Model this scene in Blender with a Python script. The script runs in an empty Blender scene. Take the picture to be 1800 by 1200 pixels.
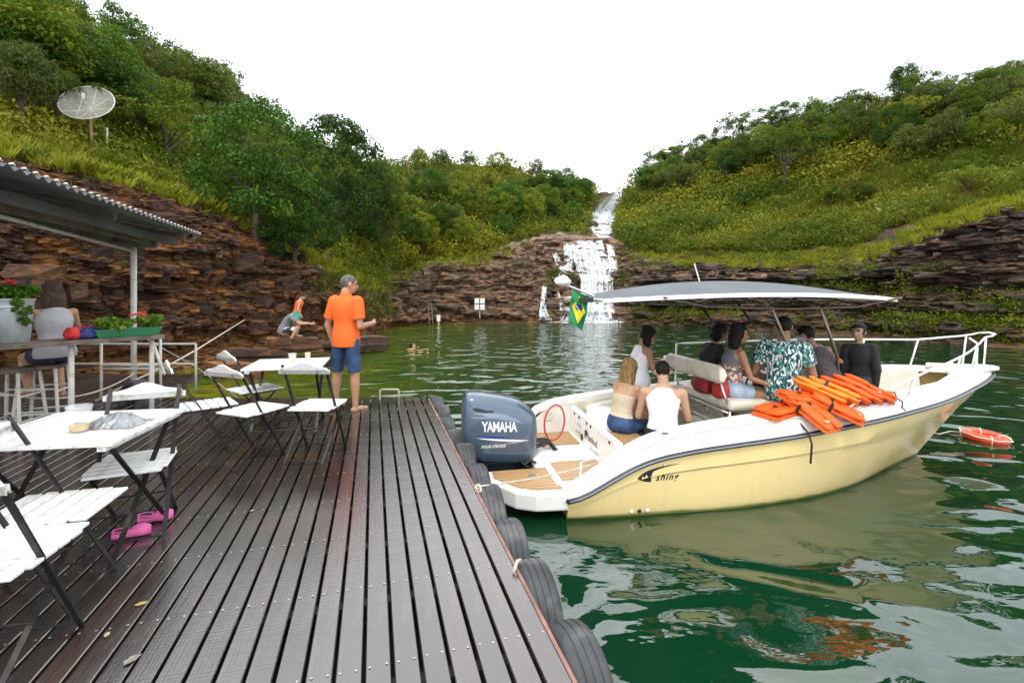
import bpy, bmesh, math, random
import numpy as np
from mathutils import Vector, Matrix, Quaternion, noise
from mathutils.bvhtree import BVHTree
random.seed(7); RNG = np.random.RandomState(7)
C = bpy.context.scene.collection
SC = bpy.context.scene
PI = math.pi

# ------------------------------------------------------------------ camera, light, exposure
WATER_Z = -0.6
EYE = 1.55
HOR = 512.0
FPX = 850.0
cam_d = bpy.data.cameras.new('camera'); cam = bpy.data.objects.new('camera', cam_d); C.objects.link(cam)
cam.location = (0, 0, EYE); cam.rotation_euler = (PI/2, 0, 0)
cam_d.lens = 17.0; cam_d.sensor_width = 36.0; cam_d.shift_y = -88/1800
cam_d.clip_start = 0.05; cam_d.clip_end = 3000
SC.camera = cam

world = bpy.data.worlds.new('World'); SC.world = world; world.use_nodes = True
wn = world.node_tree; wn.nodes.clear()
SUN_EL, SUN_AZ = math.radians(58), math.radians(200)
sky = wn.nodes.new('ShaderNodeTexSky'); sky.sky_type = 'NISHITA'; sky.sun_disc = False
sky.sun_elevation = SUN_EL; sky.sun_rotation = SUN_AZ; sky.air_density = 1.0; sky.dust_density = 4.0
tc = wn.nodes.new('ShaderNodeTexCoord')
mp = wn.nodes.new('ShaderNodeMapping'); mp.inputs['Scale'].default_value = (1, 1, 2.6)
nz = wn.nodes.new('ShaderNodeTexNoise'); nz.inputs['Scale'].default_value = 2.2; nz.inputs['Detail'].default_value = 5
rp = wn.nodes.new('ShaderNodeValToRGB')
rp.color_ramp.elements[0].position = 0.30; rp.color_ramp.elements[0].color = (12.5, 13.6, 14.8, 1)
rp.color_ramp.elements[1].position = 0.68; rp.color_ramp.elements[1].color = (23, 23.2, 23.4, 1)
mx = wn.nodes.new('ShaderNodeMix'); mx.data_type = 'RGBA'; mx.inputs[0].default_value = 0.9
bg = wn.nodes.new('ShaderNodeBackground'); bg.inputs['Strength'].default_value = 0.13
wo = wn.nodes.new('ShaderNodeOutputWorld')
L = wn.links.new
L(tc.outputs['Generated'], mp.inputs['Vector']); L(mp.outputs[0], nz.inputs['Vector']); L(nz.outputs['Fac'], rp.inputs['Fac'])
L(sky.outputs[0], mx.inputs[6]); L(rp.outputs[0], mx.inputs[7]); L(mx.outputs[2], bg.inputs['Color']); L(bg.outputs[0], wo.inputs['Surface'])

sd = bpy.data.lights.new('sun', 'SUN'); sun = bpy.data.objects.new('sun', sd); C.objects.link(sun)
sd.energy = 1.5; sd.angle = math.radians(10); sd.color = (1.0, 0.95, 0.86)
sdir = Vector((math.sin(SUN_AZ)*math.cos(SUN_EL), math.cos(SUN_AZ)*math.cos(SUN_EL), math.sin(SUN_EL)))
sun.rotation_euler = sdir.to_track_quat('Z', 'Y').to_euler()
SC.view_settings.view_transform = 'Standard'; SC.view_settings.look = 'None'
SC.view_settings.exposure = 0.0; SC.view_settings.gamma = 1.0; SC.view_settings.use_curve_mapping = False

# ------------------------------------------------------------------ pixel <-> place helpers
def D(px, py, Y):            # the place seen at photo position (px, py), Y metres ahead
    return Vector(((px-900)/FPX*Y, Y, EYE-(py-HOR)/FPX*Y))
def G(px, py, z=0.0):        # the place at height z seen there
    return D(px, py, FPX*(EYE-z)/(py-HOR))

# ------------------------------------------------------------------ tagging
def tag(o, label=None, cat=None, group=None, kind=None):
    if label: o['label'] = label
    if cat: o['category'] = cat
    if group: o['group'] = group
    if kind: o['kind'] = kind
    return o
def thing(name, label, cat, loc=(0, 0, 0), rz=0.0, group=None):
    o = bpy.data.objects.new(name, None); C.objects.link(o); o.empty_display_size = .1
    o.location = loc; o.rotation_euler = (0, 0, rz)
    return tag(o, label, cat, group)
def sub(name, parent, loc=(0, 0, 0), rot=(0, 0, 0)):
    o = bpy.data.objects.new(name, None); C.objects.link(o); o.parent = parent; o.location = loc; o.rotation_euler = rot
    o.empty_display_size = .1
    return o
def link(name, me, mat=None, parent=None, loc=None, rot=None):
    o = bpy.data.objects.new(name, me); C.objects.link(o)
    if mat is not None and not me.materials: me.materials.append(mat)
    if parent is not None: o.parent = parent
    if loc is not None: o.location = loc
    if rot is not None: o.rotation_euler = rot
    return o
def copy_tree(o, parent=None):
    c = o.copy(); C.objects.link(c)
    if parent is not None: c.parent = parent
    for ch in list(o.children): copy_tree(ch, c)
    return c

# ------------------------------------------------------------------ mesh builder
class MB:
    def __init__(s): s.v = []; s.f = []
    def add(s, vs, fs):
        n = len(s.v); s.v += [Vector(v) for v in vs]; s.f += [tuple(i+n for i in f) for f in fs]; return s
    def box(s, c, d, rz=0.0, m=None):
        x, y, z = d[0]/2, d[1]/2, d[2]/2
        vs = [Vector((a*x, b*y, e*z)) for a in (-1, 1) for b in (-1, 1) for e in (-1, 1)]
        if m is not None: vs = [m @ v for v in vs]
        if rz: vs = [Matrix.Rotation(rz, 3, 'Z') @ v for v in vs]
        vs = [v+Vector(c) for v in vs]
        return s.add(vs, [(0, 1, 3, 2), (4, 6, 7, 5), (0, 4, 5, 1), (2, 3, 7, 6), (0, 2, 6, 4), (1, 5, 7, 3)])
    def bar(s, a, b, w, h, up=(0, 0, 1)):
        a, b = Vector(a), Vector(b); t = (b-a).normalized(); u = Vector(up)
        sd_ = t.cross(u)
        if sd_.length < 1e-4: sd_ = t.cross(Vector((1, 0, 0)))
        sd_.normalize(); u = sd_.cross(t).normalized()
        vs = [p+sd_*(i*w/2)+u*(j*h/2) for p in (a, b) for i, j in ((-1, -1), (1, -1), (1, 1), (-1, 1))]
        return s.add(vs, [(3, 2, 1, 0), (4, 5, 6, 7), (0, 1, 5, 4), (1, 2, 6, 5), (2, 3, 7, 6), (3, 0, 4, 7)])
    def tube(s, pts, r, n=8, cap=True, closed=False):
        pts = [Vector(p) for p in pts]; m = len(pts)
        rs = r if isinstance(r, (list, tuple)) else [r]*m
        vs = []; up = None
        for i, p in enumerate(pts):
            if closed: t = (pts[(i+1) % m]-pts[i-1]).normalized()
            else: t = (pts[min(i+1, m-1)]-pts[max(i-1, 0)]).normalized()
            if up is None:
                up = Vector((0, 0, 1)) if abs(t.z) < .9 else Vector((1, 0, 0))
            a = t.cross(up).normalized(); up = a.cross(t).normalized()
            for k in range(n):
                q = 2*PI*k/n; vs.append(p+(a*math.cos(q)+up*math.sin(q))*rs[i])
        fs = []
        for i in range(m if closed else m-1):
            j = (i+1) % m
            for k in range(n):
                k2 = (k+1) % n; fs.append((i*n+k, i*n+k2, j*n+k2, j*n+k))
        if cap and not closed:
            fs.append(tuple(range(n-1, -1, -1))); fs.append(tuple((m-1)*n+k for k in range(n)))
        return s.add(vs, fs)
    def rings(s, rings, cap=True):
        n = len(rings[0]); vs = [v for r in rings for v in r]; fs = []
        for i in range(len(rings)-1):
            for k in range(n):
                k2 = (k+1) % n; fs.append((i*n+k, i*n+k2, (i+1)*n+k2, (i+1)*n+k))
        if cap:
            fs.append(tuple(range(n-1, -1, -1))); fs.append(tuple((len(rings)-1)*n+k for k in range(n)))
        return s.add(vs, fs)
    def lathe(s, prof, n=20, c=(0, 0, 0), cap=True):
        c = Vector(c)
        return s.rings([[c+Vector((r*math.cos(2*PI*k/n), r*math.sin(2*PI*k/n), z)) for k in range(n)] for r, z in prof], cap)
    def ell(s, c, r, nu=16, nv=10, m=None):
        c = Vector(c); rings = []
        for j in range(nv+1):
            th = PI*j/nv
            th = min(max(th, .02), PI-.02)
            ring = []
            for k in range(nu):
                q = 2*PI*k/nu
                v = Vector((r[0]*math.sin(th)*math.cos(q), r[1]*math.sin(th)*math.sin(q), -r[2]*math.cos(th)))
                if m is not None: v = m @ v
                ring.append(c+v)
            rings.append(ring)
        return s.rings(rings)
    def grid(s, P):
        nu, nv = len(P), len(P[0]); vs = [p for row in P for p in row]
        return s.add(vs, [(i*nv+j, (i+1)*nv+j, (i+1)*nv+j+1, i*nv+j+1) for i in range(nu-1) for j in range(nv-1)])
    def prism(s, poly, z0, z1, M=None):
        n = len(poly); vs = [Vector((x, y, z)) for z in (z0, z1) for x, y in poly]
        if M is not None: vs = [M @ v for v in vs]
        return s.add(vs, [tuple(range(n-1, -1, -1)), tuple(range(n, 2*n))]+[(k, (k+1) % n, n+(k+1) % n, n+k) for k in range(n)])
    def mesh(s, name='mesh', mat=None, smooth=False):
        me = bpy.data.meshes.new(name); me.from_pydata([tuple(v) for v in s.v], [], s.f); me.update()
        if mat is not None: me.materials.append(mat)
        if smooth:
            me.polygons.foreach_set('use_smooth', [True]*len(me.polygons))
            if smooth == 'auto': me.set_sharp_from_angle(angle=math.radians(38))
        return me
    def build(s, name, mat, parent=None, smooth=False, bevel=0, loc=None, rot=None):
        o = link(name, s.mesh(name, mat, smooth), None, parent, loc, rot)
        if bevel:
            b = o.modifiers.new('bevel', 'BEVEL'); b.width = bevel; b.segments = 2; b.limit_method = 'ANGLE'
        return o
def nmesh(name, V, F, mat=None, smooth=False):
    """fast mesh from numpy arrays, F (n,3) or (n,4)"""
    V = np.asarray(V, np.float32); F = np.asarray(F, np.int32); me = bpy.data.meshes.new(name)
    me.vertices.add(len(V)); me.vertices.foreach_set('co', V.ravel())
    k = F.shape[1]; me.loops.add(F.size); me.loops.foreach_set('vertex_index', F.ravel())
    me.polygons.add(len(F)); me.polygons.foreach_set('loop_start', np.arange(len(F), dtype=np.int32)*k)
    me.update(calc_edges=True); me.validate()
    if mat is not None: me.materials.append(mat)
    if smooth: me.polygons.foreach_set('use_smooth', [True]*len(me.polygons))
    return me

# ------------------------------------------------------------------ materials
class NT:
    def __init__(s, name):
        s.m = bpy.data.materials.new(name); s.m.use_nodes = True; s.t = s.m.node_tree; s.t.nodes.clear()
        s.out = s.t.nodes.new('ShaderNodeOutputMaterial'); s.b = s.n('ShaderNodeBsdfPrincipled'); s.l(s.b.outputs[0], s.out.inputs[0])
        s._pos = None; s._obj = None
    def n(s, k, **kw):
        q = s.t.nodes.new(k)
        for a, v in kw.items():
            if a.startswith('i_'): q.inputs[a[2:].replace('_', ' ')].default_value = v
            else: setattr(q, a, v)
        return q
    def l(s, a, b): s.t.links.new(a, b)
    @property
    def pos(s):
        if s._pos is None: s._pos = s.n('ShaderNodeNewGeometry').outputs['Position']
        return s._pos
    @property
    def obj(s):
        if s._obj is None: s._obj = s.n('ShaderNodeTexCoord').outputs['Object']
        return s._obj
    def noise(s, vec, scale, detail=4, rough=.55, sc=(1, 1, 1), dist=0.0):
        m = s.n('ShaderNodeMapping'); m.inputs['Scale'].default_value = sc; s.l(vec, m.inputs[0])
        q = s.n('ShaderNodeTexNoise'); q.inputs['Scale'].default_value = scale; q.inputs['Detail'].default_value = detail
        q.inputs['Roughness'].default_value = rough; q.inputs['Distortion'].default_value = dist; s.l(m.outputs[0], q.inputs['Vector'])
        return q.outputs['Fac']
    def ramp(s, fac, stops, interp='LINEAR'):
        r = s.n('ShaderNodeValToRGB'); r.color_ramp.interpolation = interp
        e = r.color_ramp.elements
        while len(e) < len(stops): e.new(0.5)
        for i, (p, c) in enumerate(stops):
            e[i].position = p; e[i].color = (c[0], c[1], c[2], 1) if not isinstance(c, float) else (c, c, c, 1)
        s.l(fac, r.inputs[0]); return r.outputs[0]
    def mix(s, fac, a, b, mode='MIX'):
        q = s.n('ShaderNodeMix', data_type='RGBA', blend_type=mode)
        for v, i in ((fac, 0), (a, 6), (b, 7)):
            if hasattr(v, 'is_linked'): s.l(v, q.inputs[i])
            else: q.inputs[i].default_value = v if i == 0 else (*v, 1)
        return q.outputs[2]
    def math(s, op, a, b=0.0, clamp=False):
        q = s.n('ShaderNodeMath', operation=op, use_clamp=clamp)
        for v, i in ((a, 0), (b, 1)):
            if hasattr(v, 'is_linked'): s.l(v, q.inputs[i])
            else: q.inputs[i].default_value = v
        return q.outputs[0]
    def attr(s, name):
        a = s.n('ShaderNodeAttribute'); a.attribute_name = name; return a.outputs['Fac']
    def rnd(s): return s.n('ShaderNodeObjectInfo').outputs['Random']
    def bump(s, h, strength=.5, dist=.01, prev=None):
        q = s.n('ShaderNodeBump'); q.inputs['Strength'].default_value = strength; q.inputs['Distance'].default_value = dist; s.l(h, q.inputs['Height'])
        if prev is not None: s.l(prev, q.inputs['Normal'])
        s.l(q.outputs[0], s.b.inputs['Normal']); return q.outputs[0]
    def col(s, c):
        if hasattr(c, 'is_linked'): s.l(c, s.b.inputs['Base Color'])
        else: s.b.inputs['Base Color'].default_value = (*c, 1)
    def set(s, **kw):
        for k, v in kw.items():
            i = s.b.inputs[k.replace('_', ' ')]
            if hasattr(v, 'is_linked'): s.l(v, i)
            else: i.default_value = v
_mc = {}
def simple(name, c, rough=.5, metal=0.0, var=.12, scale=8, bump=0.0, bscale=60, dirt=None, dscale=3, spec=.5, coat=0.0):
    """a surface colour with uneven tone, optional stains and fine relief"""
    if name in _mc: return _mc[name]
    t = NT(name); v = t.noise(t.obj, scale, 5)
    lo = tuple(x*(1-var) for x in c); hi = tuple(min(x*(1+var), 1) for x in c)
    k = t.ramp(v, [(.3, lo), (.7, hi)])
    if dirt: k = t.mix(t.ramp(t.noise(t.obj, dscale, 6, .65), [(.5, 0.0), (.72, 1.0)]), k, dirt)
    t.col(k); t.set(Metallic=metal, Specular_IOR_Level=spec, Coat_Weight=coat)
    t.set(Roughness=t.math('ADD', t.math('MULTIPLY', t.noise(t.obj, scale*2.3, 4), .25), max(rough-.12, .02)))
    if bump: t.bump(t.noise(t.obj, bscale, 4), .6, bump)
    _mc[name] = t.m; return t.m
# ================================================================== materials of the land
def rock_material(name, pal, orange):
    t = NT(name)
    lay = t.noise(t.pos, 1.0, 6, .6, (.35, .35, 4.2), .3)
    big = t.noise(t.pos, .35, 4)
    fin = t.noise(t.pos, 7, 6, .7, (.6, .6, 2.4))
    c = t.ramp(lay, [(.28, pal[0]), (.42, pal[1]), (.52, pal[2]), (.62, pal[1]), (.74, pal[3])])
    c = t.mix(t.ramp(big, [(.42, 0.0), (.62, 1.0)]), c, t.ramp(fin, [(.35, pal[0]), (.65, pal[2])]))
    o = t.ramp(t.noise(t.pos, 1.3, 6, .7, (.7, .7, 2.2)), [(.48, 0.0), (.62, 1.0)])
    c = t.mix(t.math('MULTIPLY', o, orange), c, (.42, .165, .035))
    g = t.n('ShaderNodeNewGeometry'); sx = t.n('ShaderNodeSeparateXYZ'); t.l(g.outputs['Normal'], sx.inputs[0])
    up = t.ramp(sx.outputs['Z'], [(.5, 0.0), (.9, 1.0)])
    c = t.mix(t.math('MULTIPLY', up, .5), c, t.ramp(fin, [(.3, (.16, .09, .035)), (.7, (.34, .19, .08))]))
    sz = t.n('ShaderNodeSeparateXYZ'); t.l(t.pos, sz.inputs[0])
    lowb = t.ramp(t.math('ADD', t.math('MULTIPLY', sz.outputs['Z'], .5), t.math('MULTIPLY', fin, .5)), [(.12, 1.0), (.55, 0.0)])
    c = t.mix(t.math('MULTIPLY', lowb, orange), c, t.ramp(fin, [(.38, (.05, .022, .008)), (.6, (.34, .15, .03))]))  # bright orange light low on the rocks, painted into the colour near the waterline
    t.col(c); t.set(Roughness=t.math('ADD', t.math('MULTIPLY', fin, .5), .25))
    t.bump(t.math('ADD', t.math('MULTIPLY', lay, 1.5), fin), .9, .12)
    return t.m
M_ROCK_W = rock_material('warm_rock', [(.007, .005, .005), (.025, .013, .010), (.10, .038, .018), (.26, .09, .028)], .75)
M_ROCK_D = rock_material('dark_rock', [(.014, .011, .011), (.040, .027, .022), (.095, .065, .05), (.16, .10, .06)], .18)
M_ROCK_F = rock_material('wet_fall_rock', [(.03, .02, .017), (.14, .085, .06), (.30, .20, .15), (.48, .34, .27)], .5)
def slab_material(name, cols):
    t = NT(name); r = t.rnd()
    c = t.ramp(r, [(i/(len(cols)-1), k) for i, k in enumerate(cols)])
    n = t.noise(t.pos, 6, 6, .7, (1, 1, 2.5)); lam = t.noise(t.pos, 2.2, 6, .75, (.5, .5, 9), .6)
    c = t.mix(t.ramp(n, [(.35, 0.0), (.62, .85)]), c, (.03, .018, .014))
    c = t.mix(t.ramp(lam, [(.36, .8), (.5, 0.0)]), c, (.012, .008, .007))
    c = t.mix(t.ramp(t.noise(t.pos, 1.6, 5, .7, (1, 1, 3)), [(.54, 0.0), (.66, .8)]), c, cols[3])
    t.col(c); t.set(Roughness=.55); t.bump(t.math('ADD', n, t.math('MULTIPLY', lam, 1.6)), 1.0, .09)
    return t.m
M_SLAB_W = slab_material('warm_slab', [(.03, .016, .012), (.14, .055, .026), (.055, .026, .016), (.42, .16, .035), (.035, .02, .014), (.12, .05, .028), (.34, .16, .06), (.05, .028, .02)])
M_SLAB_D = slab_material('dark_slab', [(.03, .024, .021), (.075, .05, .04), (.035, .028, .025), (.17, .11, .065), (.05, .036, .03)])
M_SLAB_F = slab_material('fall_slab', [(.10, .07, .05), (.30, .20, .13), (.15, .10, .07), (.40, .26, .12), (.22, .16, .13)])

t = NT('hill_ground')
a = t.noise(t.pos, .35, 5, .6); b = t.noise(t.pos, 3.5, 6, .7)
c = t.ramp(a, [(.3, (.030, .045, .010)), (.5, (.075, .085, .016)), (.66, (.15, .12, .03)), (.8, (.16, .085, .035))])
c = t.mix(t.ramp(b, [(.35, 0.0), (.7, .75)]), c, (.028, .030, .010))
t.col(c); t.set(Roughness=.9); t.bump(b, 1.0, .25); M_GROUND = t.m

def leaf_material(name, stops, tr=.25, gloss=.45):
    t = NT(name); r = t.rnd(); a = t.attr('tone')
    c = t.ramp(t.math('ADD', t.math('MULTIPLY', r, .5), t.math('MULTIPLY', a, .5)), stops)
    t.col(c); t.set(Roughness=gloss+.15, Specular_IOR_Level=.14)
    tl = t.n('ShaderNodeBsdfTranslucent'); t.l(t.mix(.5, c, (.20, .30, .015)), tl.inputs[0])
    ms = t.n('ShaderNodeMixShader'); ms.inputs[0].default_value = tr
    t.l(t.b.outputs[0], ms.inputs[1]); t.l(tl.outputs[0], ms.inputs[2]); t.l(ms.outputs[0], t.out.inputs[0])
    return t.m
M_LEAF = leaf_material('hill_leaves', [(.08, (.012, .024, .004)), (.3, (.045, .078, .008)), (.52, (.100, .145, .012)), (.72, (.18, .22, .014)), (.9, (.28, .28, .02))])
M_LEAF_DK = leaf_material('dark_leaves', [(.1, (.010, .030, .004)), (.5, (.034, .090, .008)), (.9, (.11, .21, .014))], .2, .35)
M_LEAF_GY = leaf_material('grey_green_leaves', [(.1, (.035, .045, .014)), (.5, (.085, .10, .024)), (.9, (.17, .18, .04))])
M_SHRUB = leaf_material('shrub_leaves', [(.06, (.012, .022, .004)), (.3, (.050, .080, .008)), (.55, (.135, .155, .012)), (.78, (.235, .225, .018)), (.95, (.27, .18, .035))])
M_GRASS = leaf_material('grass_blades', [(.1, (.10, .13, .010)), (.5, (.25, .27, .016)), (.9, (.42, .34, .06))], .35)
M_LEAF_DOME = leaf_material('dome_leaves', [(.1, (.006, .020, .003)), (.5, (.022, .066, .006)), (.9, (.085, .19, .012))], .15, .3)
M_GRASS2 = leaf_material('meadow_blades', [(.1, (.045, .06, .008)), (.45, (.11, .135, .014)), (.7, (.17, .17, .02)), (.9, (.25, .18, .05))], .3)
M_BARK = simple('bark', (.07, .052, .038), .85, var=.4, scale=6, bump=.01, bscale=20)

# ================================================================== terrain
# per column (photo px): shore Y | rock top (py, Y) | mid slope (py, Y) | ridge (py, Y)
COLS = [
 (-1500, 3.0, -120, 5.0, -500, 8, -700, 16),
 (-600, 6.0, 150, 8.0, -60, 13, -170, 22),
 (-200, 8.6, 225, 11., 90, 17, -40, 28),
 (0, 10.2, 268, 12.8, 165, 20, 38, 32),
 (100, 11.2, 292, 14.0, 190, 22, 66, 36),
 (200, 12.0, 318, 15.2, 215, 24, 92, 39),
 (300, 13.0, 345, 16.6, 250, 26, 128, 42),
 (400, 14.4, 382, 18.2, 290, 29, 180, 46),
 (480, 16.0, 424, 19.8, 350, 31, 222, 50),
 (560, 18.5, 470, 22.0, 375, 33, 250, 54),
 (640, 22.0, 505, 25.5, 380, 36, 280, 58),
 (690, 30.5, 490, 33.0, 382, 39, 290, 61),
 (760, 32.5, 465, 36.0, 378, 43, 290, 64),
 (850, 32.6, 455, 38.0, 375, 48, 296, 68),
 (900, 33.0, 432, 40.5, 372, 52, 303, 72),
 (960, 34.0, 416, 45.0, 388, 58, 316, 75),
 (1020, 34.5, 421, 46.0, 394, 60, 332, 78),
 (1050, 34.5, 418, 47.0, 384, 62, 338, 78),
 (1090, 34.3, 428, 46.0, 378, 62, 337, 77),
 (1115, 33.6, 446, 42.0, 398, 55, 326, 75),
 (1160, 32.0, 458, 38.5, 400, 50, 304, 72),
 (1260, 28.0, 462, 35.0, 392, 46, 274, 66),
 (1350, 26.0, 462, 33.0, 385, 44, 240, 61),
 (1450, 24.0, 456, 31.0, 375, 42, 214, 57),
 (1530, 22.5, 448, 29.0, 365, 40, 196, 54),
 (1600, 20.8, 412, 27.0, 350, 37, 180, 52),
 (1700, 19.4, 378, 25.5, 325, 34, 162, 50),
 (1800, 18.2, 352, 24.0, 300, 32, 152, 48),
 (2000, 16.5, 330, 22.0, 280, 29, 140, 44),
 (2500, 13.0, 300, 18.0, 220, 25, 110, 38),
 (3400, 9.0, 250, 13.0, 150, 19, 80, 30)]
CA = np.array(COLS, float)
pxs = np.concatenate([np.arange(-1500, -40, 24), np.arange(-40, 1840, 4.0), np.arange(1840, 3401, 24)])
def ci(k): 
    v = np.interp(pxs, CA[:, 0], CA[:, k]); 
    return v
sY, tP, tY, mP, mY, rP, rY = [ci(k) for k in range(1, 8)]
def zof(py, Y): return EYE-(py-HOR)/FPX*Y
NR = [3, 12, 96, 5, 34, 52, 4, 4]
# control levels
flat = np.interp(pxs, [-1500, 300, 420, 620, 680, 760, 1100, 1300, 3400], [.5, .8, 1.6, 1.6, .6, 1.0, .8, .7, .7])
lev = [(sY*.9, np.full_like(pxs, -3.0)), (sY, np.full_like(pxs, WATER_Z-.05)),
       (sY+flat, WATER_Z+.25+.25*flat),
       (tY, zof(tP, tY)), (tY+1.2, zof(tP, tY)+.45), (mY, zof(mP, mY)), (rY, zof(rP, rY)),
       (rY*1.3, zof(rP, rY)-1.5), (rY*1.3+220, zof(rP, rY)-4)]
# steep rock: most of the rise happens near the base for cliffs, evenly for the stepped fall
steep = np.interp(pxs, [-1500, 560, 680, 760, 880, 930, 1100, 1140, 1600, 3400], [1, 1, .8, .75, .3, 0, 0, .55, .9, .9])
rowsY, rowsZ, seg = [], [], []
for s_ in range(len(lev)-1):
    n = NR[s_]
    for k in range(n + (1 if s_ == len(lev)-2 else 0)):
        f = k/n
        Y0, Z0 = lev[s_]; Y1, Z1 = lev[s_+1]
        if s_ == 2:
            fy = f*(1-steep)+steep*(.35*f+.65*f**5)
            rowsY.append(Y0+(Y1-Y0)*fy); rowsZ.append(Z0+(Z1-Z0)*f)
        else:
            rowsY.append(Y0+(Y1-Y0)*f); rowsZ.append(Z0+(Z1-Z0)*f)
        seg.append(s_)
RY = np.array(rowsY); RZ = np.array(rowsZ); seg = np.array(seg)
RX = (pxs[None, :]-900)/FPX*RY
nr, nc = RY.shape
# noise by python loops over a coarse set is slow: hash based value noise in numpy
def h3(a, b, c):
    q = np.sin(a*127.1+b*311.7+c*74.7)*43758.5453; return q-np.floor(q)
def vnoise(x, y, z):
    xi, yi, zi = np.floor(x), np.floor(y), np.floor(z); fx, fy, fz = x-xi, y-yi, z-zi
    fx, fy, fz = [f*f*(3-2*f) for f in (fx, fy, fz)]
    r = 0
    for i in (0, 1):
        for j in (0, 1):
            for k in (0, 1):
                r = r+h3(xi+i, yi+j, zi+k)*(fx if i else 1-fx)*(fy if j else 1-fy)*(fz if k else 1-fz)
    return r
def fbm(x, y, z, o=4):
    r, a = 0, .5
    for k in range(o): r = r+a*vnoise(x*2**k+k*17, y*2**k, z*2**k+k*5); a *= .5
    return r
X, Y, Z = RX.copy(), RY.copy(), RZ.copy()
arc = X*.8+Y*.6
def strata(th, ln, seed):
    zz = (Z+.22*vnoise(arc*.5, Y*0, Z*.2+seed)*2+.05*arc*.3)/th
    Lr = np.floor(zz)
    off = h3(Lr, np.floor(arc/ln+h3(Lr, seed, 1)*7), seed)
    return off
cl = (seg >= 1)&(seg <= 3)
isrock = np.where(cl, 1.0, 0.0)[:, None]*np.ones((1, nc))
amp = np.where(seg == 1, .25, np.where(seg == 3, .5, 1.0))[:, None]
d = (strata(.42, 1.9, 3)*.75+strata(.19, .8, 9)*.38+strata(.085, .45, 5)*.16 + (fbm(arc*.35, Z*.2, Z*0, 3)-.45)*2.4)*amp
edge = np.clip((Z-(WATER_Z+.02))/.35, 0, 1)
Yd = Y - d*isrock*edge*np.clip(Y/22, .55, 1.35)
X = np.where(isrock > 0, (pxs[None, :]-900)/FPX*Yd, X); Y = Yd
# terraces on flat-lying rock
tz = np.floor(Z/.38+.4*vnoise(arc*.6, Y*.6, Z*0))*.38
Z = np.where((isrock > 0)&(Z > WATER_Z+.1), Z*(.35+.3*steep[None, :])+tz*(.65-.3*steep[None, :]), Z)
Z += np.where(isrock > 0, .07*(fbm(X*3, Y*3, Z*3, 3)-.45), 0)
hill = (seg >= 4)[:, None]
Z += np.where(hill, (fbm(X*.22, Y*.22, Z*0, 4)-.47)*2.0+(fbm(X*1.3, Y*1.3, Z*0, 3)-.45)*.6, 0)
V = np.stack([X, Y, Z], -1)
def terrain_part(name, c0, c1, r0, r1, mat, smooth):
    sub_ = V[r0:r1+1, c0:c1+1]; n, m = sub_.shape[:2]
    idx = np.arange(n*m).reshape(n, m)
    F = np.stack([idx[:-1, :-1], idx[:-1, 1:], idx[1:, 1:], idx[1:, :-1]], -1).reshape(-1, 4)
    me = nmesh(name, sub_.reshape(-1, 3), F, mat, smooth)
    return link(name, me), sub_.reshape(-1, 3), F
r_rock0, r_rock1 = 0, int(np.where(seg == 4)[0][0])
cA = int(np.searchsorted(pxs, 684)); cB = int(np.searchsorted(pxs, 1110))
cliffs = []
allV, allF = [], []
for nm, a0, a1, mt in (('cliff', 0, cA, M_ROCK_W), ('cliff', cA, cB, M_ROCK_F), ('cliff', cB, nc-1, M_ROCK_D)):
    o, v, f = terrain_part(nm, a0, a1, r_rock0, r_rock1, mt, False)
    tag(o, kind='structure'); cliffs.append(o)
    allF.append(f+sum(len(q) for q in allV)); allV.append(v)
hillo, v, f = terrain_part('hillside', 0, nc-1, r_rock1, nr-1, M_GROUND, True); tag(hillo, kind='structure')
allF.append(f+sum(len(q) for q in allV)); allV.append(v)
TV, TF = np.concatenate(allV), np.concatenate(allF)
BVH = BVHTree.FromPolygons([tuple(q) for q in TV.tolist()], [tuple(q) for q in TF.tolist()])
rockF0 = sum(len(f_) for f_ in allF[:3])
EYEV = Vector((0, 0, EYE))
def hit(px, py):
    d_ = Vector(((px-900)/FPX, 1, -(py-HOR)/FPX)).normalized()
    p, n, i, dist = BVH.ray_cast(EYEV, d_)
    return p, n, i
def ground_z(x, y):
    p, n, i, dist = BVH.ray_cast(Vector((x, y, 90)), Vector((0, 0, -1)))
    return p
def ridge_py(px): return float(np.interp(px, CA[:, 0], CA[:, 6]))
def top_py(px): return float(np.interp(px, CA[:, 0], CA[:, 2]))

# ---- loose slabs and ledges, each a stone of the cliff it lies on
def slab_mesh(i):
    r = random.Random(50+i); mb = MB()
    n = r.choice((5, 6, 7)); poly = []
    for k in range(n):
        q = 2*PI*k/n+r.uniform(-.38, .38); rr = r.uniform(.62, 1.15)
        poly.append((.5*rr*math.cos(q), .36*rr*math.sin(q)))
    vs = []
    for z, s_ in ((-.5, .9), (-.12, 1.0), (.1, .92), (.5, .96)):
        for x, y in poly: vs.append((x*s_+r.uniform(-.06, .06), y*s_+r.uniform(-.06, .06), z+r.uniform(-.14, .14)))
    fs = [tuple(range(n-1, -1, -1)), tuple(3*n+k for k in range(n))]
    for j in range(3):
        fs += [(j*n+k, j*n+(k+1) % n, (j+1)*n+(k+1) % n, (j+1)*n+k) for k in range(n)]
    return mb.add(vs, fs)
FALLS = []
def near_fall(px, py, pad=0):
    for pts in FALLS:
        for (x0, y0, w0), (x1, y1, w1) in zip(pts, pts[1:]):
            if min(y0, y1)-4-pad*.5 <= py <= max(y0, y1)+4+pad*.5:
                f = 0 if y1 == y0 else min(max((py-y0)/(y1-y0), 0), 1)
                if abs(px-(x0+(x1-x0)*f)) < max(w0, w1)*.9+pad: return True
    return False
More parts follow.
